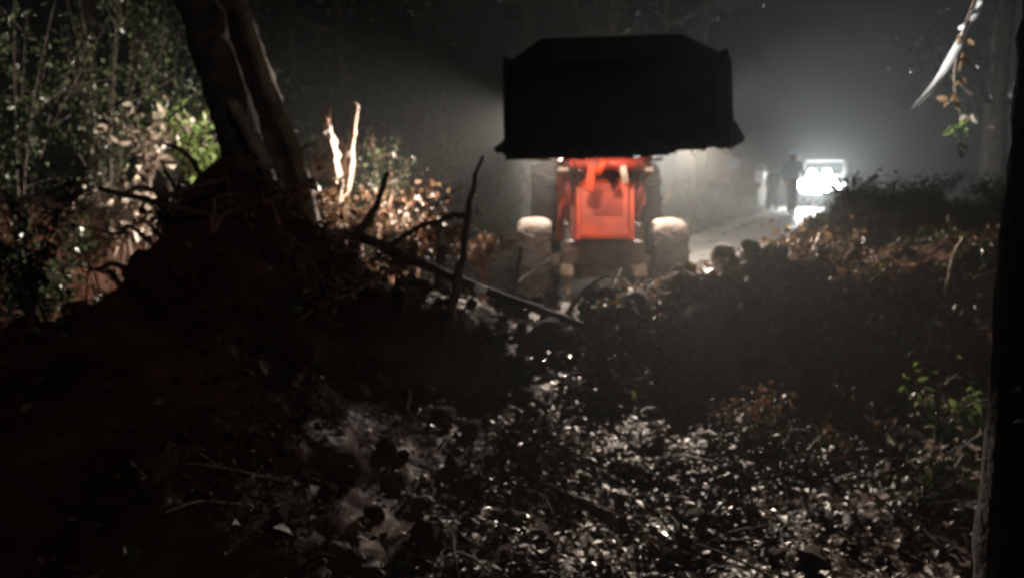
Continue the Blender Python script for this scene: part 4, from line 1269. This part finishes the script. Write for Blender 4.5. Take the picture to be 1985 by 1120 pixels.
# fringe on the left of the road
n = 14000
x = nr.uniform(-4, 14, n); y = nr.uniform(10, 34, n)
d_ = road_x(y) - x
k = (d_ > 1.7) & (d_ < 4.2)
x, y = x[k], y[k]; m_ = len(x)
P = np.stack([x, y, height(x, y) - 0.01], 1)
U = np.stack([nr.normal(0, .35, m_), nr.normal(0, .35, m_), np.ones(m_)], 1); U /= np.linalg.norm(U, axis=1, keepdims=True)
v, f, t = leaf_mesh_np(P, rand_unit(m_), U, nr.uniform(.12, .45, m_), np.full(m_, .02), fold=.1)
o = link('verge_grass', nme('verge_grass', v, f, t), M['grass'])
props(o, 'tall grass on the left verge of the dirt road', 'grass', kind='stuff')

# ------------------------------------------------------------------ haze
bm = bmesh.new()
box_into(bm, (0, 32, 6.0), (130, 120, 15))
hb = fin('haze', bm, None)
hm = bpy.data.materials.new('night haze')
hm.use_nodes = True
hn = hm.node_tree
hn.nodes.clear()
ho = hn.nodes.new('ShaderNodeOutputMaterial')
hv = hn.nodes.new('ShaderNodeVolumePrincipled')
hv.inputs['Color'].default_value = (0.80, 0.83, 0.80, 1)
hv.inputs['Density'].default_value = HAZE
hv.inputs['Anisotropy'].default_value = 0.77
hn.links.new(hv.outputs[0], ho.inputs['Volume'])
hb.data.materials.append(hm)
props(hb, 'dusty night air', kind='stuff')

# dust and exhaust smoke thrown up round the tractor, thinning out to nothing at its rim
bm = bmesh.new()
bmesh.ops.create_icosphere(bm, subdivisions=3, radius=1)
dc = fin('dust_cloud', bm, None)
dc.location = (-0.2, 14.6, 2.6)
dc.scale = (4.2, 3.9, 3.4)
dm = bpy.data.materials.new('lit dust')
dm.use_nodes = True
dn, dl = dm.node_tree.nodes, dm.node_tree.links
dn.clear()
do = dn.new('ShaderNodeOutputMaterial')
dv = dn.new('ShaderNodeVolumePrincipled')
dv.inputs['Color'].default_value = (0.80, 0.76, 0.70, 1)
dv.inputs['Anisotropy'].default_value = 0.0
tc = dn.new('ShaderNodeTexCoord')
ln = dn.new('ShaderNodeVectorMath'); ln.operation = 'LENGTH'
dl.new(tc.outputs['Object'], ln.inputs[0])
mr = dn.new('ShaderNodeMapRange'); mr.interpolation_type = 'SMOOTHSTEP'
mr.inputs['From Min'].default_value = 1.0; mr.inputs['From Max'].default_value = 0.15
mr.inputs['To Min'].default_value = 0.0; mr.inputs['To Max'].default_value = 1.0
dl.new(ln.outputs['Value'], mr.inputs['Value'])
nz = dn.new('ShaderNodeTexNoise'); nz.inputs['Scale'].default_value = 1.7; nz.inputs['Detail'].default_value = 2
dl.new(tc.outputs['Object'], nz.inputs['Vector'])
mp = dn.new('ShaderNodeMapRange'); mp.inputs['From Min'].default_value = 0.3; mp.inputs['From Max'].default_value = 0.7; mp.inputs['To Min'].default_value = 0.4
dl.new(nz.outputs['Fac'], mp.inputs['Value'])
mm = dn.new('ShaderNodeMath'); mm.operation = 'MULTIPLY'
dl.new(mr.outputs[0], mm.inputs[0]); dl.new(mp.outputs[0], mm.inputs[1])
m2 = dn.new('ShaderNodeMath'); m2.operation = 'MULTIPLY'; m2.inputs[1].default_value = DUST
dl.new(mm.outputs[0], m2.inputs[0]); dl.new(m2.outputs[0], dv.inputs['Density'])
dl.new(dv.outputs[0], do.inputs['Volume'])
dc.data.materials.append(dm)
props(dc, 'pale dust hanging round and behind the tractor', 'dust', kind='stuff')
